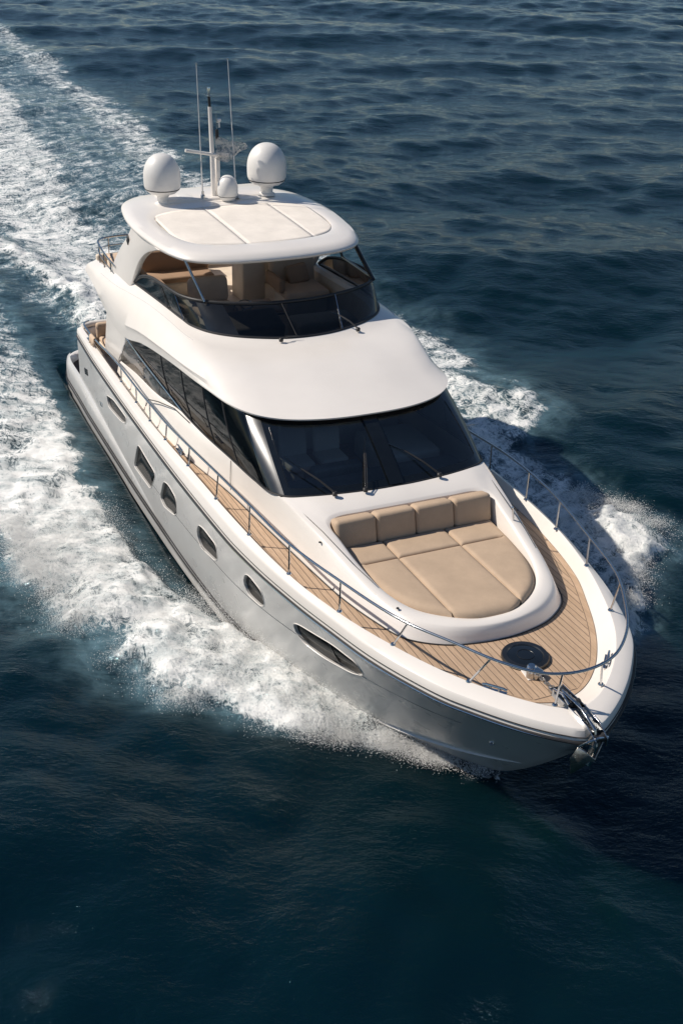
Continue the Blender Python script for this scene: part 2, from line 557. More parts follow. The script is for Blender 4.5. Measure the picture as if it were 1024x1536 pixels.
# --- rub rail, pinstripes, spray rails
def along(xs, fy, fz, dy=0.0, dz=0.0, sgn=-1):
    return [Vector((x, bend(x, sgn * (fy(x) + dy)), fz(x) + dz)) for x in xs]
def ease(a, b, n, p=2.2):
    return [a + (b - a) * (1 - (1 - k / n) ** p) for k in range(n + 1)]
XS = ease(0.75, 19.6, 150)
def full_sheer(dy, dz):
    return along(XS, rubY, rubZ, dy, dz, -1) + along(XS, rubY, rubZ, dy, dz, 1)[::-1][1:]
MB().tube(full_sheer(0.012, 0.0), 0.026, 8).build('rub_rail', M['rubber'], YACHT)
st = MB().tube(full_sheer(0.032, 0.0), 0.012, 6)
st.build('rub_rail_strip', M['steel'], YACHT)
MB().tube(full_sheer(0.0, 0.075), 0.008, 6).build('sheer_groove', M['rubber'], YACHT)
for sgn in (-1, 1):
    xs = [lerp(-1.0, 15.0, k / 90) for k in range(91)]
    def spw(x):
        return 0.10 * min(1, max(0, (9.0 - x) / 7)) + 0.004
    def hy(x, z):
        return hull_y(max(x, 0.8), z) - 0.06 * max(0, -0.2 - x) ** 2 * 3
    for z, r, mt, nm_ in ((0.23, 0.016, 'rubber', 'boot_stripe'), (0.13, 0.020, 'rubber', 'boot_stripe')):
        MB().tube([Vector((x, bend(x, sgn * (hy(x, z) + spw(x) + 0.004)), z)) for x in xs], r, 6).build(nm_, M[mt], YACHT)
    # moulded sponson that runs forward from the swim platform
    rows = []
    for x in [lerp(-1.0, 13.6, k / 100) for k in range(101)]:
        w_ = spw(x) - 0.004
        tp = min(1, max(0, (9.0 - x) / 7))
        zt = 0.12 + 0.54 * tp ** 0.6
        rows.append([Vector((x, sgn * (hy(x, z_) - 0.02 + (w_ + 0.02) * f_ * (tp ** 0.2 if z_ > 0.01 else 1.0)), z_)) for z_, f_ in ((zt + 0.05, 0.0), (zt, 0.45), (zt - 0.04, 0.72), (zt * 0.78, 0.93), (zt * 0.5, 1.0), (zt * 0.25, 0.97), (0.0, 0.9), (-0.15, 0.9))])
    MB().grid(rows).build('sponson', M['hull'], YACHT, angle=60)
    # forward spray rails below the flare
    for (xa, xb, za, zb) in ((14.6, 18.1, 0.05, 0.95),):
        rr = []
        for k in range(41):
            t = k / 40
            x = lerp(xa, xb, t); z = lerp(za, zb, t ** 1.5)
            y = hull_y(x, z)
            h = 0.05 * math.sin(math.pi * min(1, t * 1.0)) ** 0.5 + 0.002
            rr.append([Vector((x, bend(x, sgn * (y - 0.01)), z + h * 1.3)), Vector((x, bend(x, sgn * (y + h)), z)), Vector((x, bend(x, sgn * (y - 0.01)), z - 0.02))])
        MB().grid(rr).build('spray_rail', M['hull'], YACHT, angle=20)
for sgn in (-1, 1):
    q = []
    for k in range(70):
        x = lerp(6.5, 17.9, k / 69)
        z = rubZ(x) * lerp(0.47, 0.74, k / 69)
        q.append(Vector((x, bend(x, sgn * (hull_y(x, z) + 0.001)), z)))
    MB().tube(q, 0.005, 5).build('hull_seam', M['smoke'], YACHT)
x = 18.1
MB().lathe([(0, 0), (0.03, 0.0), (0.035, 0.01), (0.03, 0.02)], (0, 0, 0), 16).build('drain_fitting', M['steel'], YACHT)
dr = C.objects['drain_fitting']
dr.location = (18.05, bend(18.05, -hull_y(18.05, 1.45)) - 0.005, 1.45)
dr.rotation_euler = (math.radians(100), 0, math.radians(40))

# ------------------------------------------------------------------ gunwale and decks
def lateral(fy, xe, fz, n=110, p=1.8, dz=0.0):
    out = []
    for i in range(n + 1):
        u = i / n
        g = 1 - (1 - u) ** p
        x = XA + (xe - XA) * g
        out.append(Vector((x, fy(x), fz(x) + dz)))
    return out
R0 = lateral(rubY, 19.6, rubZ)
R4 = lateral(topY, 19.2, topZ)
R6 = lateral(footY, 18.7, deckZ, dz=-0.01)
def mixrow(a, b, ty, tz):
    return [Vector((lerp(p.x, q.x, ty), lerp(p.y, q.y, ty), lerp(p.z, q.z, tz))) for p, q in zip(a, b)]
rows = [R0, mixrow(R0, R4, 0.03, 0.35), mixrow(R0, R4, 0.09, 0.70), mixrow(R0, R4, 0.13, 0.78), mixrow(R0, R4, 0.20, 0.83), mixrow(R0, R4, 0.60, 0.93), mixrow(R0, R4, 0.93, 0.995), mixrow(R0, R4, 0.99, 1.0),
        mixrow(R4, R6, 0.07, 0.06), mixrow(R4, R6, 0.25, 0.25), mixrow(R4, R6, 0.85, 0.85), R6]
g = MB().grid([both(r) for r in rows])
g.face([r[0] for r in [both(q) for q in rows]]); g.face([r[-1] for r in [both(q) for q in rows]])
g.build('gunwale', M['white'], YACHT, angle=24, warp=True)

def deck_sheet(x0, x1, n, name, material, dz=0.0, p=1.0):
    me = bpy.data.meshes.new(name)
    V, F, UV = [], [], []
    ny = 24
    for i in range(n + 1):
        x = x0 + (x1 - x0) * (1 - (1 - i / n) ** p)
        yy = footY(x) - 0.004
        for j in range(ny + 1):
            y = -yy + 2 * yy * j / ny
            V.append((x, bend(x, y), deckZ(x) + dz))
            UV.append((x, min(yy - abs(y), (18.7 - x) * 0.6)))
    for i in range(n):
        for j in range(ny):
            a = i * (ny + 1) + j
            F.append((a, a + ny + 1, a + ny + 2, a + 1))
    me.from_pydata(V, [], F)
    ul = me.uv_layers.new(name='UVMap')
    for l in me.loops:
        ul.data[l.index].uv = UV[l.vertex_index]
    me.materials.append(material)
    o = bpy.data.objects.new(name, me); C.objects.link(o); o.parent = YACHT
    md = o.modifiers.new('s', 'SOLIDIFY'); md.thickness = 0.03; md.offset = -1
    return o
deck_sheet(7.9, 18.69, 120, 'teak_deck', M['teak'], 0.0, 1.5)
deck_sheet(4.2, 7.88, 30, 'side_deck', M['nonskid'], 0.0)

# ------------------------------------------------------------------ deckhouse lower body and foredeck trunk
A_ = [(3.7, 2.30, 1.90), (5.2, 2.34, 1.94), (6.8, 2.38, 2.02), (8.4, 2.37, 2.10), (9.6, 2.28, 2.18), (11.0, 2.12, 2.27), (12.2, 2.02, 2.31), (13.2, 1.93, 2.34), (14.3, 1.83, 2.37), (15.2, 1.72, 2.39), (16.0, 1.54, 2.41), (16.55, 1.33, 2.42), (16.90, 0.88, 2.42), (17.04, 0.40, 2.42), (17.08, 0, 2.42)]
B_ = [(3.7, 2.22, 2.16), (5.2, 2.24, 2.40), (6.8, 2.22, 2.54), (8.4, 2.14, 2.75), (9.6, 2.10, 2.80), (11.0, 2.07, 2.94), (12.2, 2.04, 3.05), (13.05, 1.90, 3.12), (14.2, 1.72, 2.99), (15.1, 1.57, 2.83), (15.87, 1.42, 2.72), (16.40, 1.20, 2.675), (16.78, 0.78, 2.665), (16.95, 0.36, 2.66), (16.99, 0, 2.66)]
Ah, Bh = spl(A_), spl(B_)
def ab(ty, tz):
    return [Vector((lerp(p.x, q.x, ty), lerp(p.y, q.y, ty), lerp(p.z, q.z, tz))) for p, q in zip(Ah, Bh)]
rows = [ab(-0.06, -0.04), ab(0.0, 0.02), ab(0.10, 0.12), ab(0.32, 0.45), ab(0.55, 0.74), ab(0.80, 0.93), ab(0.93, 0.985), ab(1.0, 1.0)]
MB().grid([both(r) for r in rows]).build('deckhouse_side', M['white'], YACHT, angle=60)
# black caulk line where the trunk meets the teak
MB().tube(both([p + Vector((0.012, 0.012 if p.y > 0.02 else 0, 0.012)) for p in Ah if p.x > 8.4]), 0.011, 6).build('deck_seal', M['rubber'], YACHT)

E_ = [(13.48, 0, 3.20), (13.42, 0.8, 3.19), (13.28, 1.5, 3.17), (13.05, 1.90, 3.12), (14.2, 1.72, 2.99), (15.1, 1.57, 2.83), (15.87, 1.42, 2.72), (16.40, 1.20, 2.675), (16.78, 0.78, 2.665), (16.95, 0.36, 2.66), (16.99, 0, 2.66)]
I_ = [(13.88, 0, 3.10), (13.88, 0.8, 3.10), (13.9, 1.36, 3.08), (14.02, 1.47, 3.05), (14.45, 1.46, 2.97), (15.1, 1.40, 2.84), (15.80, 1.27, 2.73), (16.26, 1.05, 2.685), (16.61, 0.67, 2.675), (16.79, 0.30, 2.67), (16.82, 0, 2.67)]
def rev_spl(c, sharp=()):
    out = []
    seg = []
    for i, p in enumerate(c):
        seg.append(p)
        if i in sharp:
            out += spl(seg, 6)[:-1]
            seg = [p]
    out += spl(seg, 6)
    return out
Eh = rev_spl(E_, (3,)); Ih = rev_spl(I_)
def loop_full(h):
    return [Vector((p.x, -p.y, p.z)) for p in h] + [Vector(p) for p in h[::-1][1:-1]]
def eb(t, dz=0.0):
    return [Vector((lerp(p.x, q.x, t), lerp(p.y, q.y, t), lerp(p.z, q.z, t) + dz)) for p, q in zip(Eh, Ih)]
rows = [eb(0), eb(0.08, 0.006), eb(0.5, 0.010), eb(0.92, 0.006), eb(0.97, 0.0)]
for (sc, dz) in ((0.985, -0.025), (0.975, -0.10), (0.97, -0.40)):
    cx = 15.3
    rows.append([Vector((cx + (p.x - cx) * sc, p.y * sc, p.z + dz)) for p in Ih])
fm = MB().grid([loop_full(r) for r in rows], close_u=True)
fm.face(loop_full(rows[-1]))
fm.build('foredeck_trunk', M['white'], YACHT, angle=35)
# moulding line on the trunk
for sgn in (-1, 1):
    MB().tube([(13.2, sgn * 1.80, 3.105), (14.2, sgn * 1.64, 3.02), (15.1, sgn * 1.52, 2.905), (15.6, sgn * 1.42, 2.845)], 0.006, 5).build('moulding_line', M['rubber'], YACHT)

# ------------------------------------------------------------------ sunpad
padI = [Vector((15.3 + (p.x - 15.3) * 1.0, p.y * 0.965, 0)) for p in Ih if p.x > 14.2]
padf = pchip(sorted([(p.x, p.y) for p in padI if p.y > 0.0] + [(padI[-1].x, 0.0)]))
PADX = padI[-1].x
def ztop(x):
    return lerp(2.70, 2.745, (x - 14.2) / 2.5)
def pad_piece(name, x0, x1, y0, y1, n=14):
    """a tufted cushion clipped by the pad outline; edges roll down into the seams"""
    top = []
    N_ = 22
    r = 0.06
    for i in range(N_ + 1):
        row = []
        fx = 0.5 - 0.5 * math.cos(math.pi * i / N_)
        x = lerp(x0, x1, fx)
        lim = padf(min(x, PADX - 1e-3)) if x < PADX else 0.0
        a = max(y0, -lim); b = min(y1, lim)
        if a > b:
            a = b = max(min((a + b) / 2, y1), y0)
        for j in range(N_ + 1):
            fy = 0.5 - 0.5 * math.cos(math.pi * j / N_)
            y = lerp(a, b, fy)
            d = min((x - x0), (x1 - x), (y - a), (b - y), (PADX - x) * 0.9)
            d = max(d, 0)
            z = ztop(x)
            rim_d = min((PADX - x) * 0.9, padf(min(x, PADX - 1e-3)) - abs(y) if x < PADX else 0)
            if rim_d < 0.13:
                q_ = 0.13 - max(rim_d, 0)
                z -= 0.13 - math.sqrt(max(0.13 ** 2 - q_ ** 2, 0))
            elif d < r:
                z -= r - math.sqrt(max(r * r - (r - d) ** 2, 0))
            z += 0.012 * min(1, d / 0.25)
            row.append(Vector((x, y, z)))
        top.append(row)
    b_ = MB().grid(top)
    edge = top[0] + [r_[-1] for r_ in top[1:]] + top[-1][::-1][1:] + [r_[0] for r_ in top[::-1][1:-1]]
    lower = [Vector((p.x, p.y, 2.50)) for p in edge]
    b_.grid([edge, lower], close_u=True)
    return b_.build(name, M['cushion'], SUNPAD, angle=70)
SUNPAD = empty('sunpad', (0, 0, 0)); SUNPAD.parent = YACHT
YS = (-1.6, -0.62, 0.50, 1.6)
XC = (14.26, 14.86, PADX)
for i in range(3):
    for j in range(2):
        pad_piece('pad_cushion', XC[j] + 0.004, XC[j + 1] - (0.004 if j == 0 else 0), YS[i] + 0.004, YS[i + 1] - 0.004)
for k in range(4):
    y0 = lerp(-1.41, 1.41, k / 4); y1 = lerp(-1.41, 1.41, (k + 1) / 4)
    b = MB()
    dx = 0.0
    b.box((14.10 + dx, (y0 + y1) / 2, 2.86), (0.30, y1 - y0 + 0.004, 0.50), Matrix.Rotation(math.radians(-14), 3, 'Y'), 0.075, 5)
    b.build('backrest_cushion', M['cushion'], SUNPAD, angle=60)
MB().tube([(14.78, 1.50, 2.90), (14.78, 1.46, 3.16), (14.80, 1.44, 3.17)], 0.016, 8).build('grab_handle', M['steel'], YACHT)

# ------------------------------------------------------------------ glazing band round the deckhouse
GB = [(4.85, 2.27, 3.06), (5.6, 2.26, 3.00), (7.0, 2.20, 2.88), (8.3, 2.135, 2.765), (9.6, 2.10, 2.81), (11.0, 2.07, 2.95), (12.2, 2.04, 3.06), (12.78, 1.98, 3.11), (13.06, 1.84, 3.14), (13.26, 1.5, 3.17), (13.42, 0.8, 3.19), (13.48, 0, 3.20)]
GT = [(4.95, 2.33, 3.14), (5.6, 2.31, 3.28), (6.8, 2.28, 3.55), (8.0, 2.25, 3.71), (9.3, 2.19, 3.83), (10.4, 2.12, 3.93), (11.1, 2.02, 3.96), (11.42, 1.92, 3.96), (11.66, 1.75, 3.955), (11.90, 1.42, 3.95), (12.16, 0.8, 3.965), (12.23, 0, 3.97)]
gb, gt = spl(GB, 8), spl(GT, 8)
def glass_pt(a, b, sgn, out=0.0):
    """a: station coordinate 0..11, b: 0 bottom .. 1 top"""
    i = min(int(a * 8), len(gb) - 2); t = a * 8 - i
    p = gb[i].lerp(gb[i + 1], t); q = gt[i].lerp(gt[i + 1], t)
    r = p.lerp(q, b)
    k = math.sin(math.pi * b) * 0.035 + out
    cx = 1.0 if a > 8.5 else max(0.0, (a - 6.5) / 2)
    r = r + Vector((k * cx, k * (1 - cx * 0.6) if a < 9 else 0, 0.5 * k))
    return Vector((r.x, r.y * sgn, r.z))
def patch(a0, a1, b0, b1, sgn, na=None, out=0.0, nb=8):
    na = na or max(2, int((a1 - a0) * 8))
    return [[glass_pt(lerp(a0, a1, i / na), lerp(b0, b1, j / nb), sgn, out) for i in range(na + 1)] for j in range(nb + 1)]
frame = MB()
PANES = {'side': [(0.25, 2.45), (2.55, 3.45), (3.53, 4.4), (4.48, 5.35), (5.43, 6.85)], 'front': [(8.35, 10.80)]}
allp = sorted(PANES['side'] + PANES['front'])
for sgn in (-1, 1):
    prev = 0.0
    for a0, a1 in allp:
        if (prev, a0) == (6.85, 8.35):
            frame.grid(patch(6.85, 6.98, 0, 1, sgn)); frame.grid(patch(8.0, 8.35, 0, 1, sgn))
        else:
            frame.grid(patch(prev, a0, 0, 1, sgn))
        lo, hi = (0.10, 0.93) if a0 > 8 else (0.03, 0.97)
        frame.grid(patch(a0, a1, 0, lo, sgn, nb=2)); frame.grid(patch(a0, a1, hi, 1, sgn, nb=2))
        prev = a1
    frame.grid(patch(prev, 11.0, 0, 1, sgn))
WF = frame.build('window_band', M['black'], YACHT, angle=60)
for sgn in (-1, 1):
    for a0, a1 in PANES['side']:
        MB().grid(patch(a0, a1, 0.03, 0.97, sgn)).build('side_window', M['side_tint'], YACHT, angle=60)
    MB().grid(patch(8.35, 10.80, 0.10, 0.93, sgn)).build('windshield_pane', M['tint'], YACHT, angle=60)
    MB().grid(patch(6.98, 8.0, 0, 1, sgn, na=24)).build('windshield_pillar', M['smoke'], YACHT, angle=60)  # grey metal stands in for glare mirrored by the dark corner glass
    for a in (8.30, 10.86):
        MB().tube([glass_pt(a, b / 8, sgn, 0.004) for b in range(1, 8)], 0.006, 5).build('glazing_bead', M['smoke'] if a > 10 else M['sheen_dark'], YACHT)
    for a in (2.5, 3.49, 4.44, 5.39):
        MB().tube([glass_pt(a, b / 8, sgn, 0.004) for b in range(0, 9)], 0.012, 5).build('window_divider', M['rubber'], YACHT)
post = MB()
for sgn in (-1, 1):
    post.grid(patch(10.84, 11.0, 0.02, 0.98, sgn, na=4, out=0.028))
post.build('centre_post', M['black'], YACHT, angle=40)
MB().tube(both([Vector((p.x + 0.008, p.y + (0.008 if p.y > 0.1 else 0), p.z)) for p in gb]), 0.016, 6).build('window_seal', M['rubber'], YACHT)
# clear wing glass beside the cockpit, under the diagonal trim
for sgn in (-1, 1):
    lo_ = [(3.85, 2.26, 2.26), (4.6, 2.25, 2.34), (5.6, 2.235, 2.44), (6.8, 2.22, 2.55), (7.7, 2.17, 2.66), (8.3, 2.13, 2.76)]
    hi_ = [(4.80, 2.29, 3.08), (4.9, 2.275, 3.05), (5.6, 2.265, 2.995), (6.8, 2.21, 2.895), (7.7, 2.165, 2.82), (8.3, 2.135, 2.768)]
    l2, h2 = spl(lo_, 5), spl(hi_, 5)
    MB().grid([[Vector((p.x, sgn * p.y, p.z)) for p in l2], [Vector((p.x, sgn * p.y, p.z)) for p in h2]]).build('wing_window', M['clear'], YACHT)
    MB().tube([Vector((p.x, sgn * (p.y + 0.012), p.z)) for p in h2], 0.016, 6).build('window_trim', M['steel'], YACHT)
    MB().tube([Vector((l2[0].x, sgn * l2[0].y, l2[0].z)), Vector((h2[0].x, sgn * h2[0].y, h2[0].z))], 0.02, 6).build('window_trim', M['steel'], YACHT)
    # locker door outline on the side moulding
# ------------------------------------------------------------------ superstructure (brow, wings and flybridge coaming)
E0 = [(1.7, 2.33, 3.60), (2.8, 2.38, 3.42), (4.2, 2.40, 3.20), (5.0, 2.36, 3.17), (6.2, 2.31, 3.44), (8.0, 2.28, 3.73), (10.2, 2.17, 3.93), (11.28, 2.01, 3.985), (11.72, 1.76, 3.98), (11.99, 1.42, 3.975), (12.24, 0.8, 3.99), (12.31, 0, 3.995)]
K0 = [(1.62, 2.43, 3.72), (2.8, 2.47, 3.62), (4.2, 2.48, 3.52), (5.1, 2.46, 3.55), (6.3, 2.41, 3.75), (7.9, 2.39, 3.96), (9.8, 2.24, 4.09), (10.72, 2.02, 4.13), (11.12, 1.70, 4.145), (11.34, 1.30, 4.155), (11.55, 0.7, 4.17), (11.62, 0, 4.175)]
M0 = [(1.68, 2.37, 3.88), (2.8, 2.38, 3.90), (4.1, 2.36, 3.95), (5.0, 2.30, 4.03), (6.0, 2.22, 4.14), (7.4, 2.20, 4.25), (8.9, 2.14, 4.30), (9.75, 1.95, 4.32), (10.1, 1.62, 4.325), (10.2, 1.2, 4.33), (10.4, 0.6, 4.335), (10.45, 0, 4.335)]
F0 = [(1.85, 2.26, 3.98), (2.8, 2.22, 4.06), (4.0, 2.15, 4.2), (4.9, 2.10, 4.31), (5.9, 2.04, 4.34), (7.1, 1.99, 4.36), (8.0, 1.90, 4.37), (8.5, 1.68, 4.37), (8.85, 1.33, 4.37), (9.1, 0.9, 4.37), (9.27, 0.45, 4.37), (9.32, 0, 4.37)]
SH = 0.10
def fshift(pts, amt=SH, wide=0.20):
    return [Vector((p.x, p.y + (amt + wide * max(0, p.y / 2)) * min(1, max(0, (p.x - 4) / 3)), p.z)) for p in pts]
e0, k0, m0, f0 = (both(spl(c, 8)) for c in (E0, K0, M0, F0))
f0s = fshift(f0); m0s = fshift(m0, 0.05, 0.13)
def offrow(r, dy, dz, dx=0.0):
    out = []
    n = len(r)
    for i, p in enumerate(r):
        t = r[min(i + 1, n - 1)] - r[max(i - 1, 0)]
        nrm = Vector((-t.y, t.x, 0)) * -1
        nrm = nrm.normalized() if nrm.length > 0 else Vector((1, 0, 0))
        out.append(p - nrm * -dy + Vector((dx, 0, dz)) if False else p + nrm_out(p, nrm) * dy + Vector((dx, 0, dz)))
    return out
def nrm_out(p, n):
    c = Vector((min(p.x, 8.0), 0, 0))
    return n if (Vector((p.x, p.y, 0)) - c).dot(n) > 0 else -n
def rl(a, b, t, tz=None, bulge=0.0):
    tz = t if tz is None else tz
    return [Vector((lerp(p.x, q.x, t), lerp(p.y, q.y, t), lerp(p.z, q.z, tz) + bulge)) for p, q in zip(a, b)]
rows = [offrow(e0, -0.10, 0.02), offrow(e0, 0.0, 0.0), offrow(e0, 0.035, 0.015), offrow(e0, 0.045, 0.045), rl(e0, k0, 0.35, 0.48, 0.012), k0, rl(k0, m0s, 0.5, 0.56, 0.006), m0s, rl(m0s, f0s, 0.5, 0.52, 0.004), f0s,
        offrow(f0s, -0.05, 0.03), offrow(f0s, -0.12, 0.01), offrow(f0s, -0.16, -0.08)]
SUP = MB().grid(rows).build('superstructure', M['white'], YACHT, angle=40)
for half_ in (range(8, 50), range(len(m0s) - 50, len(m0s) - 8)):
    MB().tube([m0s[i].lerp(f0s[i], 0.35) + Vector((0, 0, 0.008)) for i in half_], 0.005, 5).build('panel_joint', M['hull'], YACHT)
# aft face of the overhang and flybridge sole
FS = 3.62
inner_f = offrow(f0s, -0.16, -0.08)
lin = [inner_f, [Vector((p.x, p.y * 0.97, lerp(p.z, FS, 0.6))) for p in inner_f], [Vector((p.x, p.y * 0.95, FS)) for p in inner_f]]
MB().grid(lin).build('flybridge_liner', M['liner'], YACHT, angle=50)
fl = MB()
fl.grid([[Vector((x, -lerp(2.3, 2.22, min(1, x / 9)) * w_, FS + 0.004)) for w_ in (1, 0.5, 0, -0.5, -1)] for x in (1.8, 3, 5, 7, 8.6)])
fl.build('flybridge_sole', M['liner'], YACHT, solid=0.2, off=-1)
# saloon headliner under the brow keeps the cabin dark
hl = MB().grid([[Vector((x, -w_ * yy, 3.86)) for w_ in (1, 0, -1)] for x, yy in ((8.3, 2.05), (10.2, 2.0), (11.2, 1.85), (11.7, 1.5))])
hl.build('cabin_headliner', M['liner'], YACHT, solid=0.04, off=1)

# ------------------------------------------------------------------ flybridge windscreen
F1 = [(4.9, 2.10, 4.36), (5.3, 2.08, 4.58), (5.9, 2.06, 4.74), (6.6, 2.04, 4.80), (7.2, 2.01, 4.83), (7.6, 1.93, 4.84), (7.95, 1.75, 4.85), (8.2, 1.45, 4.85), (8.4, 1.05, 4.85), (8.55, 0.55, 4.85), (8.6, 0, 4.85)]
F0b = [(4.9, 2.10, 4.33), (5.5, 2.07, 4.35), (6.3, 2.03, 4.37), (7.1, 1.99, 4.38), (7.6, 1.95, 4.39), (8.0, 1.90, 4.39), (8.5, 1.68, 4.39), (8.85, 1.33, 4.39), (9.1, 0.9, 4.39), (9.27, 0.45, 4.39), (9.32, 0, 4.39)]
lo_f, hi_f = fshift(both(spl(F0b, 8))), fshift(both(spl(F1, 8)))
def fly_cols(i0, i1):
    return [[Vector(lo_f[i].lerp(hi_f[i], j / 6)) + Vector((0.03, 0, 0.0)) * math.sin(math.pi * j / 6) for i in range(i0, i1 + 1)] for j in range(7)]
NF = len(lo_f) - 1
FW = empty('flybridge_windscreen'); FW.parent = YACHT
segs = [(0, 22, 'fly_tint'), (22, 34, 'fly_tint'), (34, 47, 'fly_tint'), (47, 58, 'sheen_dark'), (58, 76, 'fly_tint'), (76, 92, 'fly_tint'), (92, 113, 'fly_tint'), (113, 126, 'sheen_dark'), (126, NF, 'fly_tint')]  # two spans take grey metal as a painted silver sun reflection
for i0, i1, mt in segs:
    if i0 < NF:
        MB().grid(fly_cols(i0, min(i1, NF))).build('screen_pane', M[mt], FW, angle=60)
for i in (22, 34, 76, 92, 126, 138):
    if i < NF:
        MB().tube([lo_f[i].lerp(hi_f[i], j / 5) + Vector((0.02, 0.02 if i > 80 else -0.02 if i < 60 else 0, 0.012)) for j in range(6)], 0.009, 5).build('screen_divider', M['steel'] if i in (34, 92) else M['rubber'], FW)
MB().tube(hi_f, 0.036, 10).build('screen_top_rail', M['rubber'], FW)
MB().tube(hi_f[:44], 0.026, 8).build('rail_trim', M['steel'], FW) if False else None
MB().tube([p + Vector((0.012, 0, -0.004)) for p in lo_f], 0.022, 8).build('screen_seal', M['rubber'], FW)

# ------------------------------------------------------------------ hardtop
HO = [(2.85, 0, 5.66), (2.9, 0.8, 5.66), (3.05, 1.45, 5.66), (3.5, 1.88, 5.66), (4.3, 2.10, 5.66), (5.4, 2.20, 5.65), (6.5, 2.13, 5.63), (7.3, 2.0, 5.62), (7.8, 1.78, 5.61), (8.08, 1.42, 5.61), (8.25, 0.8, 5.61), (8.3, 0, 5.61)]
CI = [(4.75, 0, 5.80), (4.78, 0.5, 5.80), (4.83, 0.95, 5.79), (4.95, 1.35, 5.78), (5.15, 1.62, 5.77), (5.7, 1.72, 5.76), (6.3, 1.72, 5.76), (6.85, 1.62, 5.75), (7.2, 1.42, 5.74), (7.42, 1.1, 5.74), (7.58, 0.6, 5.75), (7.62, 0, 5.76)]
ho, ci = spl(HO, 6), spl(CI, 6)
def hx(t, dz, tz=None):
    return loop_full([Vector((lerp(p.x, q.x, t), lerp(p.y, q.y, t), lerp(p.z, q.z, t) + dz)) for p, q in zip(ho, ci)])
def sc(h, k, dz):
    return loop_full([Vector((5.6 + (p.x - 5.6) * k, p.y * k, p.z + dz)) for p in h])
rows = [sc(ho, 0.60, -0.02), sc(ho, 0.94, -0.055), sc(ho, 0.975, -0.06), sc(ho, 0.992, -0.045), sc(ho, 1.002, 0.0), sc(ho, 0.998, 0.03), sc(ho, 0.985, 0.05), hx(0.12, 0.075), hx(0.35, 0.075), hx(0.7, 0.05), hx(0.93, 0.02), hx(1.0, 0.0), sc(ci, 0.997, -0.05)]
ht = MB().grid(rows, close_u=True)
ht.face(rows[0][::-1]); ht.face(rows[-1])
HT = ht.build('hardtop', M['white'], YACHT, angle=45)
cy = pchip(sorted([(p.x, p.y) for p in ci[1:-1] if p.x <= 5.9]  + [(4.75, 0.0)] ))
def ci_x(y, front):
    pts = [p for p in ci if (p.x > 5.9) == front]
    pts = sorted(pts, key=lambda p: p.y)
    return float(np.interp(abs(y), [p.y for p in pts], [p.x for p in pts]))
for (ya, yb) in ((-1.70, -0.47), (-0.45, 0.98), (1.0, 1.70)):
    rws = []
    for i in range(17):
        y = lerp(ya, yb, i / 16)
        xa, xb = ci_x(y, False) + 0.004, ci_x(y, True) + 0.004
        rws.append([Vector((lerp(xa, xb, j / 20), y, lerp(5.788, 5.742, j / 20) + 0.010 * math.sin(math.pi * j / 20) + 0.004 * math.sin(math.pi * i / 16))) for j in range(21)])
    MB().grid(rws).build('canvas_panel', M['canvas'], HT, solid=0.02, off=-1)
for y in (-0.46, 0.99):
    MB().tube([(ci_x(y, False) + 0.02, y, 5.79), (6.2, y, 5.776), (ci_x(y, True) - 0.02, y, 5.744)], 0.012, 6).build('canvas_batten', M['white'], HT)
# equipment plinth on the after part of the hardtop
MB().box((3.75, 0.1, 5.80), (1.1, 2.4, 0.12), None, 0.05).build('equipment_plinth', M['white'], HT)
MB().box((4.35, 0.72, 5.80), (0.25, 0.5, 0.08), None, 0.02).build('equipment_cover', M['white'], HT)
MB().box((4.0, -0.62, 5.85), (0.4, 0.3, 0.03), None, 0.01).build('equipment_cover', M['dome'], HT)

# arch legs, each one swept panel
for sgn in (-1, 1):
    outl = [(2.85, 3.80), (3.15, 4.1), (3.9, 4.75), (4.7, 5.3), (5.2, 5.58), (7.1, 5.60), (6.75, 5.50), (6.2, 5.33), (5.75, 5.05), (5.35, 4.7), (5.05, 4.40), (4.85, 4.25), (3.9, 4.05)]
    pts = [(a, b) for a, b in outl]
    b = MB()
    yo, yi = 2.16, 2.02
    def tip(a, z, y):
        k = (z - 4.0) / 1.6
        return Vector((a, sgn * (y - 0.06 * k), z))
    # ladder of cross sections between the after and forward outline
    aft = spl([(2.75, 0, 3.86), (3.3, 0, 4.35), (3.95, 0, 4.85), (4.6, 0, 5.28), (5.0, 0, 5.62)], 5)
    fro = spl([(4.75, 0, 4.18), (5.1, 0, 4.55), (5.5, 0, 4.95), (6.1, 0, 5.30), (7.0, 0, 5.60)], 5)
    rws = []
    for p, q in zip(aft, fro):
        d = (q - p).normalized()
        r_ = []
        for t, yy in ((0, 0.5), (0.02, 0.92), (0.06, 1.0), (0.5, 1.05), (0.94, 1.0), (0.98, 0.92), (1, 0.5), (0.98, 0.08), (0.94, 0), (0.5, 0), (0.06, 0), (0.02, 0.08)):
            c = p.lerp(q, t)
            r_.append(tip(c.x, c.z, lerp(yi, yo, yy)))
        rws.append(r_)
    b.grid(rws, close_u=True); b.face(rws[0]); b.face(rws[-1])
    AR = b.build('hardtop_arch', M['white'], YACHT, angle=45)
    MB().box((4.72, sgn * 2.125, 5.22), (0.13, 0.03, 0.20), Matrix.Rotation(math.radians(35), 3, 'Y'), 0.014).build('speaker', M['rubber'], AR)
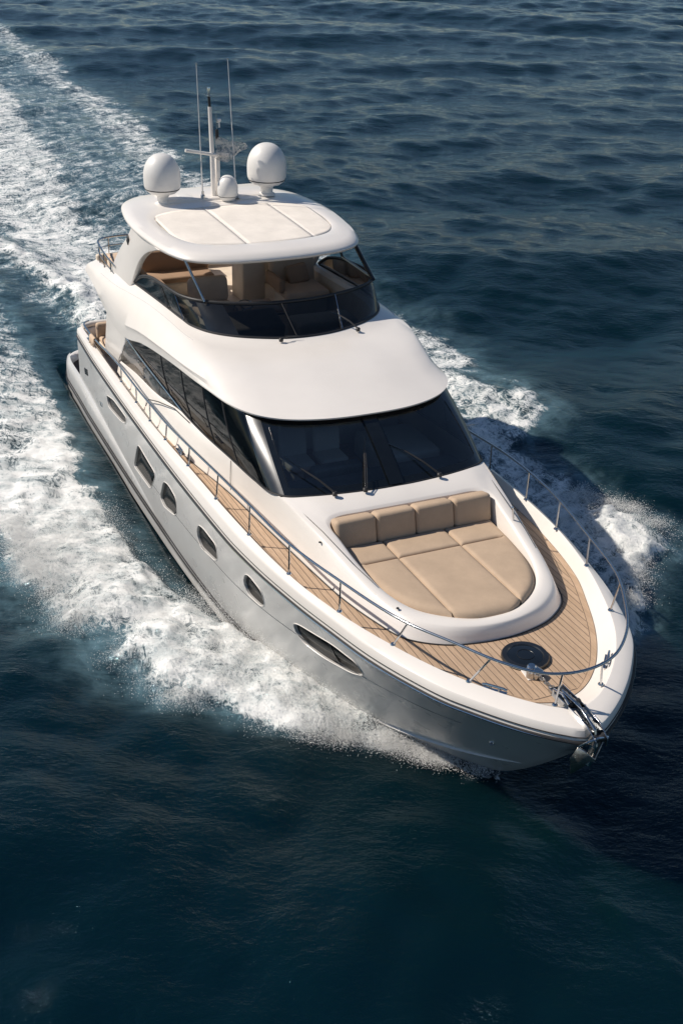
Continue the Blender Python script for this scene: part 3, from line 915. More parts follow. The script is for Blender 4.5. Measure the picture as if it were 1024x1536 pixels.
# steel posts
for (a, b, r, mt) in (((8.12, -1.55, 4.86), (7.72, -1.80, 5.62), 0.028, 'steel'), ((7.90, 2.12, 4.86), (6.75, 2.02, 5.62), 0.045, 'smoke'), ((6.15, 2.22, 4.80), (5.75, 2.10, 5.6), 0.03, 'smoke'), ((6.4, -2.0, 4.80), (6.35, -1.98, 4.81), 0.01, 'steel')):
    if r > 0.02:
        MB().tube([a, b], r, 10).build('hardtop_post', M[mt], YACHT)
MB().tube([(6.15, 2.21, 4.84), (7.88, 2.13, 4.88)], 0.03, 8).build('screen_rail_brace', M['smoke'], YACHT)

# ------------------------------------------------------------------ domes, mast, aerials
def dome(c, r, h, name='satellite_dome'):
    prof = []
    o = empty(name, c); o.parent = YACHT
    b = MB()
    H = h
    pr = [(0.0, H)]
    for k in range(1, 13):
        a = k / 12 * math.pi / 2
        pr.append((r * math.sin(a) ** 0.9, H - 0.62 * H * (1 - math.cos(a))))
    pr += [(r * 1.0, H * 0.26), (r * 0.985, H * 0.12), (r * 0.93, H * 0.055)]
    b.lathe(pr, (0, 0, 0), 40).build('dome_shell', M['dome'], o, angle=50)
    MB().lathe([(r * 0.935, H * 0.05), (r * 0.90, 0.01), (r * 0.72, -0.05), (r * 0.40, -0.09), (r * 0.32, -0.13), (r * 0.30, -0.24), (r * 0.42, -0.27), (r * 0.42, -0.30)], (0, 0, 0), 32).build('dome_base', M['dome'], o, angle=50)
    MB().lathe([(r * 0.945, H * 0.062), (r * 0.952, H * 0.05), (r * 0.945, H * 0.038)], (0, 0, 0), 40).build('dome_seam', M['rubber'], o)
    return o
dome((4.2, -1.18, 6.08), 0.395, 0.77)
dome((4.2, 1.20, 6.12), 0.435, 0.82)
dome((4.45, 0.20, 5.90), 0.225, 0.46)
MB().lathe([(0.07, -0.16), (0.07, 0.0), (0.10, 0.01), (0.10, 0.03)], (4.45, 0.2, 5.88), 16).build('dome_pedestal', M['rubber'], YACHT)

MAST = empty('mast', (4.1, 0, 5.84)); MAST.parent = YACHT
def rel(pts, o=(4.1, 0, 5.84)):
    return [Vector(p) - Vector(o) for p in pts]
MB().tube(rel([(4.1, 0.0, 5.84), (4.08, -0.01, 6.8), (4.05, -0.03, 7.72)]), 0.05, 12, rr=[0.06, 0.05, 0.04]).build('mast_tube', M['white'], MAST)
MB().tube(rel([(4.05, -0.03, 7.72), (4.04, -0.04, 7.95)]), 0.03, 10).build('mast_neck', M['rubber'], MAST)
MB().lathe([(0, 0.18), (0.03, 0.18), (0.035, 0.16), (0.03, 0.03), (0.055, 0.02), (0.055, 0.0), (0.0, 0.0)], rel([(4.04, -0.04, 7.93)])[0], 14).build('masthead_light', M['steel'], MAST)
MB().box(rel([(4.0, 0.12, 6.25)])[0], (0.16, 0.10, 0.85), None, 0.03).build('mast_fairing', M['white'], MAST)
MB().tube(rel([(4.12, -0.62, 6.86), (4.12, 0.0, 6.74), (4.1, 0.35, 6.70)]), 0.035, 10).build('crossbar', M['white'], MAST)
MB().tube(rel([(4.14, 0.09, 7.2), (4.14, 0.08, 7.60)]), 0.012, 6).build('bracket_rod', M['steel'], MAST)
MB().lathe([(0, 0.07), (0.045, 0.06), (0.05, 0.02), (0.02, 0.0), (0.02, -0.12)], rel([(4.14, 0.14, 7.42)])[0], 12).build('anemometer', M['dome'], MAST)
MB().tube(rel([(4.14, 0.09, 7.42), (4.14, 0.15, 7.40)]), 0.012, 6).build('bracket_arm', M['steel'], MAST)
MB().box(rel([(4.14, 0.09, 7.16)])[0], (0.07, 0.07, 0.22), None, 0.02).build('junction_box', M['rubber'], MAST)
for (y, z0, y1, z1, x) in ((-0.30, 5.84, -0.36, 8.62, 4.25), (0.44, 5.84, 0.30, 8.70, 4.32)):
    a = empty('whip_aerial', (x, y, z0)); a.parent = YACHT
    MB().tube([(0, 0, 0), (0, (y1 - y) * 0.3, (z1 - z0) * 0.3), (0, y1 - y, z1 - z0)], 0.012, 6, rr=[0.020, 0.011, 0.006]).build('aerial_rod', M['dome'], a)
    MB().lathe([(0.05, 0.0), (0.05, 0.08), (0.03, 0.10), (0.03, 0.16)], (0, 0, 0), 12).build('aerial_base', M['steel'], a)
    MB().lathe([(0, 0.03), (0.02, 0.02), (0.02, -0.02), (0, -0.03)], (0, y1 - y, z1 - z0), 10).build('aerial_tip', M['steel'], a)
# flag bunched by the wind, hanging from the mast bracket
fm_, ft_, FN, FL, FP = mat('flag_cloth')
FN.remove(FP)
_tc = FN.new('ShaderNodeTexCoord').outputs['Object']
_n = noise(FN, FL, _tc, 9, 4, 0.6, 1.2)
_d = FN.new('ShaderNodeBsdfDiffuse'); _tl = FN.new('ShaderNodeBsdfTranslucent'); _tr = FN.new('ShaderNodeBsdfTransparent')
_c = mixcol(FN, FL, maprange(FN, FL, _n, 0.4, 0.62), (0.62, 0.60, 0.57), (0.30, 0.32, 0.33))
FL.new(_c, _d.inputs[0]); FL.new(_c, _tl.inputs[0])
_m1 = FN.new('ShaderNodeMixShader'); _m1.inputs[0].default_value = 0.4
FL.new(_d.outputs[0], _m1.inputs[1]); FL.new(_tl.outputs[0], _m1.inputs[2])
_m2 = FN.new('ShaderNodeMixShader')
FL.new(maprange(FN, FL, _n, 0.35, 0.65, 0.15, 0.6), _m2.inputs[0])
FL.new(_m1.outputs[0], _m2.inputs[1]); FL.new(_tr.outputs[0], _m2.inputs[2])
FL.new(_m2.outputs[0], FN['Material Output'].inputs['Surface'])
fb_ = MB()
rws = []
for i in range(25):
    t = i / 24
    zt = lerp(7.12, 6.98, t) + 0.02 * math.sin(9 * t)
    zb = lerp(6.66, 6.90, t ** 2.2) - 0.10 * math.sin(math.pi * min(1, t * 1.25)) 
    y = 0.06 + 0.62 * t
    rws.append([Vector((4.12 + 0.30 * t + 0.05 * math.sin(11 * t + 3 * j / 12) * (0.3 + t) + 0.03 * math.sin(j), y - 0.05 * abs(j / 12 - 0.5), lerp(zt, zb, j / 12))) for j in range(13)])
flag = fb_.grid(rws).build('flag', fm_, None, angle=80)
flag['label'] = 'pale translucent flag bunched by the wind beside the white mast on the hardtop'
flag['category'] = 'flag'

# ------------------------------------------------------------------ guard rails
RS = empty('guard_rail'); RS.parent = YACHT
SB = [(4.9, 2.50), (6.2, 2.51), (7.3, 2.52), (8.45, 2.53), (9.95, 2.53), (11.58, 2.53), (13.1, 2.47), (14.56, 2.35), (15.87, 2.08), (16.95, 1.74), (18.12, 1.18), (19.0, 0.32)]
RTs = [(0.95, 2.30, 2.22), (1.15, 2.46, 2.24), (1.7, 2.49, 2.22), (2.5, 2.50, 2.27), (3.8, 2.50, 2.40), (4.95, 2.50, 2.47), (6.2, 2.50, 2.49), (7.3, 2.50, 2.54), (8.45, 2.50, 2.60), (9.95, 2.50, 2.77), (11.55, 2.49, 2.96), (13.15, 2.46, 3.11), (14.6, 2.35, 3.15), (15.9, 2.08, 3.18), (17.2, 1.74, 3.23), (17.95, 1.36, 3.26), (18.6, 0.95, 3.27), (19.0, 0.5, 3.27), (19.12, 0.0, 3.27)]
RTh = spl(RTs, 6)
railpath = [Vector((p.x, bend(p.x, p.y), p.z)) for p in both(RTh)]
MB().tube(railpath, 0.021, 10).build('rail_tube', M['steel'], RS)
def rail_at(x, sgn):
    pts = [p for p in RTh]
    y = float(np.interp(x, [p.x for p in pts], [p.y for p in pts])); z = float(np.interp(x, [p.x for p in pts], [p.z for p in pts]))
    return Vector((x, bend(x, sgn * y), z))
PB = [(4.9, 2.50), (6.6, 2.51), (8.2, 2.53), (9.8, 2.53), (11.3, 2.53), (12.35, 2.50), (13.7, 2.44), (14.86, 2.30), (16.1, 2.06), (17.35, 1.62), (18.85, 0.48)]
for sgn, tab in ((-1, SB), (1, PB)):
    for i, (x, y) in enumerate(tab):
        z = topZ(x)
        base = Vector((x, bend(x, sgn * y), z - 0.015))
        dx = 0.02 if x < 16.5 else (0.33 if sgn < 0 and x < 18.5 else 0.13)
        top = rail_at(min(x + dx, 19.1), sgn)
        if x > 18.5:
            top = Vector((19.06, bend(19.06, sgn * 0.30), 3.27))
        if x < 8:
            top.y = base.y
        s_ = MB().tube([base, base.lerp(top, 0.5), top], 0.015, 8).build('stanchion', M['steel'], RS)
        MB().lathe([(0, 0.022), (0.03, 0.02), (0.04, 0.008), (0.042, 0.0)], base + Vector((0, 0, 0.014)), 12).build('stanchion_foot', M['steel'], s_)

def cleat(loc, rz, tilt=0.0):
    o = empty('mooring_cleat', loc); o.parent = YACHT; o.rotation_euler = (tilt, 0, rz)
    MB().box((0, 0, 0.008), (0.34, 0.10, 0.016), None, 0.007).build('cleat_plate', M['steel'], o)
    MB().tube([(-0.17, 0, 0.075), (-0.12, 0, 0.088), (0.12, 0, 0.088), (0.17, 0, 0.075)], 0.018, 8).build('cleat_horn', M['steel'], o)
    for xx in (-0.06, 0.06):
        MB().tube([(xx, 0, 0.0), (xx, 0, 0.085)], 0.018, 8).build('cleat_post', M['steel'], o)
for sgn in (-1, 1):
    cleat((18.35, bend(18.35, sgn * 0.90), 2.62), math.radians(-40) * -sgn * -1 if False else math.radians(42 * -sgn * 1), 0)
    cleat((9.25, sgn * 2.47, 2.34), 0)
    cleat((1.9, sgn * 2.50, 2.06), 0)

# ------------------------------------------------------------------ anchor gear
yb = -0.17
AN = empty('windlass', (17.72, -0.03, deckZ(17.7))); AN.parent = YACHT
HTC = empty('deck_hatch', (17.62, 0.02, deckZ(17.6) + 0.002)); HTC.parent = YACHT
MB().lathe([(0.34, 0.0), (0.345, 0.03), (0.33, 0.055), (0.26, 0.06), (0.25, 0.045)], (0, 0, 0), 40).build('hatch_frame', M['smoke'], HTC, angle=50)
MB().lathe([(0.25, 0.046), (0.2, 0.052), (0.1, 0.056), (0, 0.057)], (0, 0, 0), 40).build('hatch_lens', M['black'], HTC, angle=50)
MB().lathe([(0.12, 0.062), (0.125, 0.06), (0.12, 0.056)], (0, 0, 0), 30).build('hatch_ring', M['smoke'], HTC)
# windlass body
MB().box((0.32, -0.06, 0.07), (0.22, 0.16, 0.12), Matrix.Rotation(math.radians(12), 3, 'Z'), 0.03).build('windlass_body', M['steel'], AN)
MB().lathe([(0.0, 0.20), (0.05, 0.20), (0.065, 0.18), (0.04, 0.14), (0.06, 0.10), (0.06, 0.0)], (0.34, -0.14, 0.02), 18).build('windlass_drum', M['steel'], AN)
MB().box((0.05, -0.10, 0.012), (0.7, 0.13, 0.02), Matrix.Rotation(math.radians(-6), 3, 'Z'), 0.006).build('chain_plate', M['white'], AN)
# chain: linked ovals
ch = MB()
path = spl([(17.95, -0.10, 2.53), (18.2, -0.13, 2.56), (18.5, -0.15, 2.60), (18.8, -0.16, 2.72), (19.1, -0.20, 2.80), (19.45, -0.22, 2.79)], 10)
L_ = [0.0]
for i in range(1, len(path)):
    L_.append(L_[-1] + (path[i] - path[i - 1]).length)
k = 0
d = 0.0
while d < L_[-1]:
    c = Vector([float(np.interp(d, L_, [p[a] for p in path])) for a in range(3)])
    c2 = Vector([float(np.interp(d + 0.03, L_, [p[a] for p in path])) for a in range(3)])
    t = (c2 - c).normalized() if (c2 - c).length > 1e-6 else Vector((1, 0, 0))
    side = t.cross(Vector((0, 0, 1))).normalized(); upz = side.cross(t)
    w_ = side if k % 2 == 0 else upz
    pts = [c + t * 0.042 * math.cos(a * math.pi / 6) + w_ * 0.026 * math.sin(a * math.pi / 6) for a in range(12)]
    ch.tube(pts + [pts[0]], 0.011, 5, cap=False)
    d += 0.058; k += 1
ch.build('anchor_chain', M['chain'], YACHT)
RO = empty('bow_roller', (19.1, yb - 0.03, 2.70)); RO.parent = YACHT
for sgn in (-1, 1):
    pl_ = [(-0.42, sgn * 0.10, 0.0), (0.1, sgn * 0.10, 0.02), (0.45, sgn * 0.09, 0.0), (0.66, sgn * 0.08, -0.10), (0.66, sgn * 0.08, -0.22), (0.45, sgn * 0.09, -0.16), (-0.42, sgn * 0.10, -0.06)]
    MB().prism([Vector(p) + Vector((0, 0, 0.05)) for p in pl_], (0, 0.014 * sgn, 0)).build('roller_cheek', M['steel'], RO, bevel=0.004)
MB().box((0.05, 0, 0.005), (0.95, 0.19, 0.014), Matrix.Rotation(math.radians(2), 3, 'Y'), 0.004).build('roller_tray', M['smoke'], RO)
for xx, zz in ((0.58, -0.08), (0.0, 0.05)):
    MB().tube([(xx, -0.09, zz), (xx, -0.04, zz), (xx, 0, zz), (xx, 0.04, zz), (xx, 0.09, zz)], 0.05, 14, rr=[0.06, 0.055, 0.04, 0.055, 0.06]).build('roller_wheel', M['rubber'], RO)
MB().tube([(-0.3, -0.11, 0.02), (-0.28, -0.13, 0.12), (-0.1, -0.12, 0.17), (0.05, -0.11, 0.10)], 0.018, 8).build('chain_stopper', M['steel'], RO)
AC = empty('anchor', (19.62, yb - 0.06, 2.62)); AC.parent = YACHT
sh = MB()
sh.prism([(-0.75, -0.018, 0.20), (-0.3, -0.018, 0.22), (0.02, -0.018, 0.12), (0.10, -0.018, -0.10), (0.02, -0.018, -0.48), (-0.08, -0.018, -0.50), (-0.02, -0.018, -0.12), (-0.10, -0.018, 0.02), (-0.75, -0.018, 0.12)], (0, 0.036, 0))
sh.build('anchor_shank', M['steel'], AC, bevel=0.008)
flk = MB()
tipp = Vector((-0.34, 0, -0.88))
heel = Vector((0.10, 0, -0.30))
for sgn in (-1, 1):
    wing = Vector((-0.02, sgn * 0.19, -0.12)); wing2 = Vector((-0.20, sgn * 0.15, -0.46))
    flk.face([heel, wing, wing2, tipp] if sgn > 0 else [heel, tipp, wing2, wing])
flk.build('anchor_fluke', M['chain'], AC, solid=0.022, off=0, angle=25)
MB().tube([(-0.02, -0.19, -0.13), (0.08, -0.16, 0.0), (0.11, 0, 0.05), (0.08, 0.16, 0.0), (-0.02, 0.19, -0.13)], 0.016, 8).build('roll_bar', M['steel'], AC)

# ------------------------------------------------------------------ wipers and small fittings
def wiper(base, elbow, tip_, name='wiper', s=1.0):
    o = empty(name, base); o.parent = YACHT
    b = Vector(base)
    e = Vector(elbow) - b; t = Vector(tip_) - b
    MB().lathe([(0.0, 0.07), (0.03, 0.07), (0.045, 0.05), (0.04, 0.0)], (0, 0, 0), 14).build('wiper_pivot', M['rubber'], o)
    MB().tube([(0, 0, 0.045), e * 0.5 + Vector((0, 0, 0.045)), e], 0.013 * s, 6).build('wiper_arm', M['rubber'], o)
    MB().tube([(0.03, 0.02, 0.045), e * 0.5 + Vector((0.03, 0.02, 0.05)), e + Vector((0.01, 0.02, 0))], 0.007 * s, 6).build('wiper_link', M['rubber'], o)
    MB().tube([e * 0.55 + t * 0.0 + Vector((0, 0, 0.02)), e, t], 0.011 * s, 6).build('wiper_blade', M['black'], o)
wiper((13.47, -1.12, 3.21), (12.98, -1.52, 3.54), (12.72, -1.72, 3.68))
wiper((13.53, -0.60, 3.22), (12.92, -0.35, 3.60), (12.66, -0.22, 3.74))
wiper((13.48, 0.80, 3.22), (12.99, 0.36, 3.56), (12.82, 0.12, 3.66))
wiper((9.42, 1.10, 4.395), (9.02, 0.86, 4.62), (8.95, 0.72, 4.66), s=0.8)
wiper((9.46, -0.50, 4.395), (9.40, -0.30, 4.46), (9.42, -0.12, 4.45), s=0.8)
# deck fillers on the side of the trunk
for x, y, z in ((14.35, -1.75, 2.93), (16.2, -1.30, 2.72), (14.5, 1.74, 2.90)):
    MB().lathe([(0, 0.012), (0.02, 0.012), (0.025, 0.0)], (x, y, z), 10).build('filler_cap', M['rubber'], YACHT)

# ------------------------------------------------------------------ cabin interior seen through the glass
MB().grid([[Vector((x, -w_ * yy, 2.32)) for w_ in (1, 0, -1)] for x, yy in ((5.2, 2.1), (8, 2.05), (12.6, 1.85), (13.3, 1.4))]).build('saloon_sole', M['wood'], YACHT, solid=0.03, off=-1)
MB().box((12.82, 0, 2.98), (0.75, 3.2, 0.18), None, 0.05).build('dashboard', M['dash'], YACHT)
MB().box((12.45, -0.65, 3.12), (0.25, 0.9, 0.22), None, 0.05).build('instrument_hood', M['dash'], YACHT)
for y in (-0.9, -0.25):
    b = MB().box((11.3, y, 2.78), (0.55, 0.52, 0.16), None, 0.06)
    b.box((11.05, y, 3.14), (0.14, 0.52, 0.66), Matrix.Rotation(math.radians(-8), 3, 'Y'), 0.06)
    b.box((11.3, y, 2.5), (0.2, 0.2, 0.45), None, 0.03)
    b.build('helm_seat', M['curtain'], YACHT, angle=50)
MB().box((11.2, 1.15, 2.62), (1.3, 1.2, 0.5), None, 0.08).build('saloon_sofa', M['curtain'], YACHT, angle=50)
MB().box((9.9, 0, 3.0), (0.10, 3.6, 1.4), None, 0.02).build('cabin_bulkhead', M['liner'], YACHT)
cu = []
for i in range(21):
    t = i / 20
    cu.append([Vector((12.35 - 0.55 * t, -1.55 - 0.10 * t + 0.03 * math.sin(i * 2.1), lerp(3.25, 3.80, t))), Vector((12.05 - 0.62 * t, -1.70 + 0.03 * math.sin(i * 2.1), lerp(3.0, 3.78, t)))])
MB().grid(cu).build('curtain', M['curtain'], YACHT, angle=80)

# ------------------------------------------------------------------ flybridge furniture
def seatbox(name, c, s, mt='seat', bev=0.08, rot=None, parent=None):
    return MB().box(c, s, rot, min(bev, min(s) * 0.45), 4).build(name, M[mt], parent or YACHT, angle=50)
Z0 = FS
LS = empty('lounge_seat'); LS.parent = YACHT
seatbox('seat_base', (5.0, -1.62, Z0 + 0.17), (2.4, 0.62, 0.34), 'liner', 0.04, None, LS)
seatbox('seat_cushion', (5.0, -1.58, Z0 + 0.41), (2.4, 0.66, 0.14), 'seatdark', 0.06, None, LS)
seatbox('seat_back', (4.95, -1.86, Z0 + 0.66), (2.5, 0.16, 0.50), 'seatdark', 0.07, None, LS)
seatbox('seat_cushion', (3.72, -0.75, Z0 + 0.40), (0.66, 1.5, 0.14), 'seatdark', 0.06, None, LS)
seatbox('seat_base', (3.72, -0.75, Z0 + 0.17), (0.62, 1.5, 0.34), 'liner', 0.04, None, LS)
seatbox('seat_back', (3.38, -0.75, Z0 + 0.66), (0.2, 1.6, 0.56), 'seatdark', 0.08, None, LS)
HS = empty('helm_chair'); HS.parent = YACHT
seatbox('chair_back', (6.05, -0.82, Z0 + 0.78), (0.26, 0.86, 0.56), 'seat', 0.12, Matrix.Rotation(math.radians(-10), 3, 'Y'), HS)
seatbox('chair_cushion', (6.45, -0.80, Z0 + 0.48), (0.66, 0.84, 0.18), 'seat', 0.08, None, HS)
seatbox('chair_base', (6.42, -0.80, Z0 + 0.20), (0.5, 0.6, 0.40), 'liner', 0.05, None, HS)
MB().box((6.9, 0.02, Z0 + 0.58), (0.85, 0.72, 0.05), None, 0.02).build('cockpit_table', M['wood'], YACHT)
MB().tube([(6.9, 0.02, Z0), (6.9, 0.02, Z0 + 0.56)], 0.05, 12).build('table_leg', M['steel'], YACHT)
MB().box((7.95, -0.55, Z0 + 0.55), (0.75, 1.2, 0.42), Matrix.Rotation(math.radians(12), 3, 'Y'), 0.08).build('helm_console', M['dash'], YACHT, angle=50)
MB().box((8.2, 0.9, Z0 + 0.42), (0.7, 1.3, 0.55), None, 0.08).build('dash_panel', M['liner'], YACHT, angle=50)
wh = MB()
wp = [Vector((7.48 + 0.05 * math.sin(a), -0.55 + 0.2 * math.cos(a), Z0 + 0.80 + 0.19 * math.sin(a))) for a in [k * math.pi / 10 for k in range(21)]]
wh.tube(wp, 0.014, 6, cap=False)
for a in (0, 7, 13):
    wh.tube([Vector((7.52, -0.55, Z0 + 0.78)), wp[a]], 0.01, 6)
wh.build('steering_wheel', M['steel'], YACHT)
# wet bar and partition
seatbox('wet_bar', (4.55, 0.62, Z0 + 0.50), (0.75, 0.55, 1.0), 'liner', 0.06)
seatbox('bar_cabinet', (3.3, 1.35, Z0 + 0.52), (0.9, 0.95, 1.02), 'liner', 0.08)
seatbox('bar_worktop', (3.3, 1.35, Z0 + 1.05), (0.95, 1.0, 0.05), 'seat', 0.02)
PS = empty('companion_seat'); PS.parent = YACHT
seatbox('seat_back', (5.15, 1.42, Z0 + 0.75), (0.24, 1.05, 0.75), 'seat', 0.10, Matrix.Rotation(math.radians(-10), 3, 'Y'), PS)
seatbox('seat_cushion', (5.75, 1.42, Z0 + 0.45), (0.95, 1.02, 0.20), 'seat', 0.09, None, PS)
seatbox('seat_base', (5.7, 1.42, Z0 + 0.18), (0.85, 0.95, 0.36), 'liner', 0.05, None, PS)
seatbox('seat_armrest', (5.5, 0.90, Z0 + 0.62), (0.9, 0.14, 0.30), 'seatdark', 0.06, None, PS)
seatbox('loose_cushion', (5.42, 1.45, Z0 + 0.72), (0.14, 0.5, 0.42), 'seatdark', 0.06, Matrix.Rotation(math.radians(-22), 3, 'Y') @ Matrix.Rotation(0.15, 3, 'X'), PS)
# aft bench and coaming of the flybridge
seatbox('aft_bench', (2.35, -0.9, Z0 + 0.22), (0.6, 2.2, 0.44), 'liner', 0.05)
seatbox('aft_bench_cushion', (2.35, -0.9, Z0 + 0.50), (0.6, 2.2, 0.13), 'seat', 0.05)
seatbox('aft_coaming', (1.85, 0, Z0 + 0.20), (0.16, 4.4, 0.62), 'liner', 0.05)
# glass and steel aft guard rail on the flybridge
ar = empty('flybridge_rail'); ar.parent = YACHT
rp = spl([(3.6, -2.17, 4.32), (2.9, -2.20, 4.38), (2.3, -2.20, 4.46), (1.9, -2.12, 4.48), (1.72, -1.8, 4.48), (1.70, -0.8, 4.48), (1.70, 0.8, 4.48), (1.72, 1.8, 4.48), (1.9, 2.12, 4.48), (2.3, 2.20, 4.46), (2.9, 2.20, 4.38), (3.6, 2.17, 4.32)], 6)
MB().tube(rp, 0.022, 8).build('rail_tube', M['steel'], ar)
MB().tube([Vector((p.x, p.y, p.z - 0.2)) for p in rp], 0.014, 8).build('rail_wire', M['steel'], ar)
for i in range(3, len(rp), 5):
    p = rp[i]
    zb = float(np.interp(p.x, [1.7, 2.8, 4.0], [3.96, 4.06, 4.2])) if abs(p.y) > 2.0 else 4.0
    MB().tube([(p.x, p.y, zb - 0.03), p], 0.014, 8).build('rail_post', M['steel'], ar)

# ------------------------------------------------------------------ cockpit, transom and swim platform
MB().grid([[Vector((x, -w_ * 2.36, 1.35)) for w_ in (1, 0, -1)] for x in (0.9, 5.0)]).build('cockpit_sole', M['teak'], YACHT, solid=0.05, off=-1)
ln = MB()
for sgn in (-1, 1):
    ln.grid([[Vector((x, sgn * (footY(x) - 0.0), deckZ(x) - 0.01)) for x in (0.76, 2, 3, 4.2)], [Vector((x, sgn * (footY(x) - 0.02), 1.35)) for x in (0.76, 2, 3, 4.2)]])
ln.build('cockpit_liner', M['liner'], YACHT)
tb = MB()
tb.grid([[Vector((0.72 + 0.10 * (abs(w_) > 0.9), w_ * 2.46, z)) for w_ in [k / 12 - 1 for k in range(25)]] for z in (0.5, 1.0, 1.7, 1.98)])
tb.build('transom', M['white'], YACHT, solid=0.10, off=0)
MB().tube([(0.80, -2.44, 2.03), (0.72, -2.2, 2.05), (0.70, 0, 2.05), (0.72, 2.2, 2.05), (0.80, 2.44, 2.03)], 0.075, 10).build('transom_capping', M['white'], YACHT)
BS = empty('cockpit_sofa'); BS.parent = YACHT
seatbox('sofa_base', (1.35, 0.0, 1.53), (0.7, 4.2, 0.36), 'liner', 0.05, None, BS)
seatbox('sofa_cushion', (1.38, 0.0, 1.76), (0.72, 4.2, 0.14), 'seat', 0.06, None, BS)
seatbox('sofa_back', (1.0, 0.0, 1.95), (0.16, 4.3, 0.42), 'seat', 0.07, None, BS)
CT = empty('cockpit_dining_table', (2.6, -0.4, 1.36)); CT.parent = YACHT
MB().box((0, 0, 0.70), (0.9, 1.6, 0.05), None, 0.02).build('table_top', M['wood'], CT)
MB().tube([(0, 0, 0), (0, 0, 0.68)], 0.06, 12).build('leg', M['steel'], CT)
# seat and bulkhead behind the wing window
seatbox('side_lounge', (6.2, -1.75, 2.36), (1.9, 0.7, 0.42), 'seat', 0.08)
seatbox('side_lounge', (6.2, 1.75, 2.36), (1.9, 0.7, 0.42), 'seat', 0.08)
cw = []
for i in range(17):
    t = i / 16
    cw.append([Vector((7.1 + 0.25 * t + 0.04 * math.sin(i * 1.9), -1.98 - 0.03 * math.cos(i * 1.9), 2.35)), Vector((6.75 + 0.2 * t + 0.03 * math.sin(i * 1.9), -2.08, 2.85)), Vector((6.6 + 0.15 * t, -2.1, 3.1))])
MB().grid(cw).build('curtain', M['seat'], YACHT, angle=80)
MB().box((5.9, 0, 2.9), (0.06, 3.7, 1.5), None, 0.01).build('saloon_door', M['black'], YACHT)
# buttresses joining the wing to the side deck
for sgn in (-1, 1):
    bt = [(2.55, 2.31, 1.98), (3.15, 2.38, 2.72), (3.45, 2.40, 3.30), (4.2, 2.38, 3.20), (4.78, 2.33, 3.10), (4.62, 2.30, 2.90), (3.82, 2.28, 2.26), (3.7, 2.30, 2.10)]
    pr_ = [Vector((a, sgn * y_, z_)) for a, y_, z_ in bt]
    MB().prism(pr_, (0, -sgn * 0.12, 0)).build('wing_buttress', M['white'], YACHT, angle=30, bevel=0.02)
# moulded side panel with its door outline, outboard of the wing window
for sgn in (-1, 1):
    q = [(6.55, 2.40, 2.20), (6.75, 2.385, 2.42), (7.3, 2.33, 2.58), (8.1, 2.23, 2.74), (8.9, 2.17, 2.76)]
    MB().tube([Vector((a, sgn * (b_ + 0.004), c_)) for a, b_, c_ in q], 0.011, 5).build('moulding_line', M['rubber'], YACHT)
    MB().tube([Vector((a, sgn * b_, c_)) for a, b_, c_ in ((11.1, 2.09, 2.93), (11.15, 2.12, 2.62), (11.2, 2.135, 2.40))], 0.006, 5).build('moulding_line', M['rubber'], YACHT)

# swim platform with a raised moulded rim
sp = [(0.9, 2.60), (-0.5, 2.60), (-1.05, 2.50), (-1.35, 2.25), (-1.5, 1.9), (-1.6, 1.0), (-1.62, 0.0)]
sph = spl([(a, b, 0) for a, b in sp], 6)
def spr(k, z):
    return both([Vector((0.9 + (p.x - 0.9) * k, p.y * (1 - (1 - k) * 0.35), z)) for p in sph])
MB().grid([spr(1.0, -0.1), spr(1.02, 0.2), spr(1.02, 0.5), spr(1.0, 0.60), spr(0.96, 0.62), spr(0.93, 0.58), spr(0.92, 0.42)]).build('swim_platform', M['white'], YACHT, angle=50)
flr = spr(0.925, 0.43)
n2 = len(flr) // 2
MB().grid([[flr[i], flr[len(flr) - 1 - i]] for i in range(n2 + 1)]).build('platform_teak', M['teak'], YACHT)
# builder's vents on the quarter
for (x, z, w_, h_) in ((1.75, 1.20, 0.40, 0.16), (3.35, 0.98, 0.26, 0.10)):
    for sgn in (-1, 1):
        o = MB().box((0, 0, 0), (w_, 0.012, h_), None, 0.005).build('engine_vent', M['hglass'] if x < 2 else M['steel'], YACHT)
        o.location = (x, sgn * (hull_y(x, z) + 0.004), z)
        o.rotation_euler = (0, math.radians(-12), 0)
# towel thrown over the quarter rail
tw = []
for i in range(13):
    t = i / 12
    x = 2.05 + 0.42 * t
    w_ = 0.02 * math.sin(i * 1.7)
    r_ = float(np.interp(x, [1.7, 2.5, 3.8], [2.22, 2.27, 2.40]))
    tw.append([Vector((x + w_, -2.56 - 0.02 * math.sin(i), r_ - 0.17)), Vector((x, -2.545 + w_, r_ - 0.06)), Vector((x, -2.535, r_ + 0.01)), Vector((x, -2.50, r_ + 0.035)), Vector((x, -2.465, r_ + 0.01)), Vector((x, -2.44 + w_, r_ - 0.10)), Vector((x - w_, -2.40, r_ - 0.26)), Vector((x + w_ * 2, -2.30 + w_, r_ - 0.30))])
towel = MB().grid(tw).build('towel', M['seat'], None, solid=0.012, angle=80)
towel['label'] = 'beige towel draped over the starboard quarter rail beside the cockpit'
towel['category'] = 'towel'

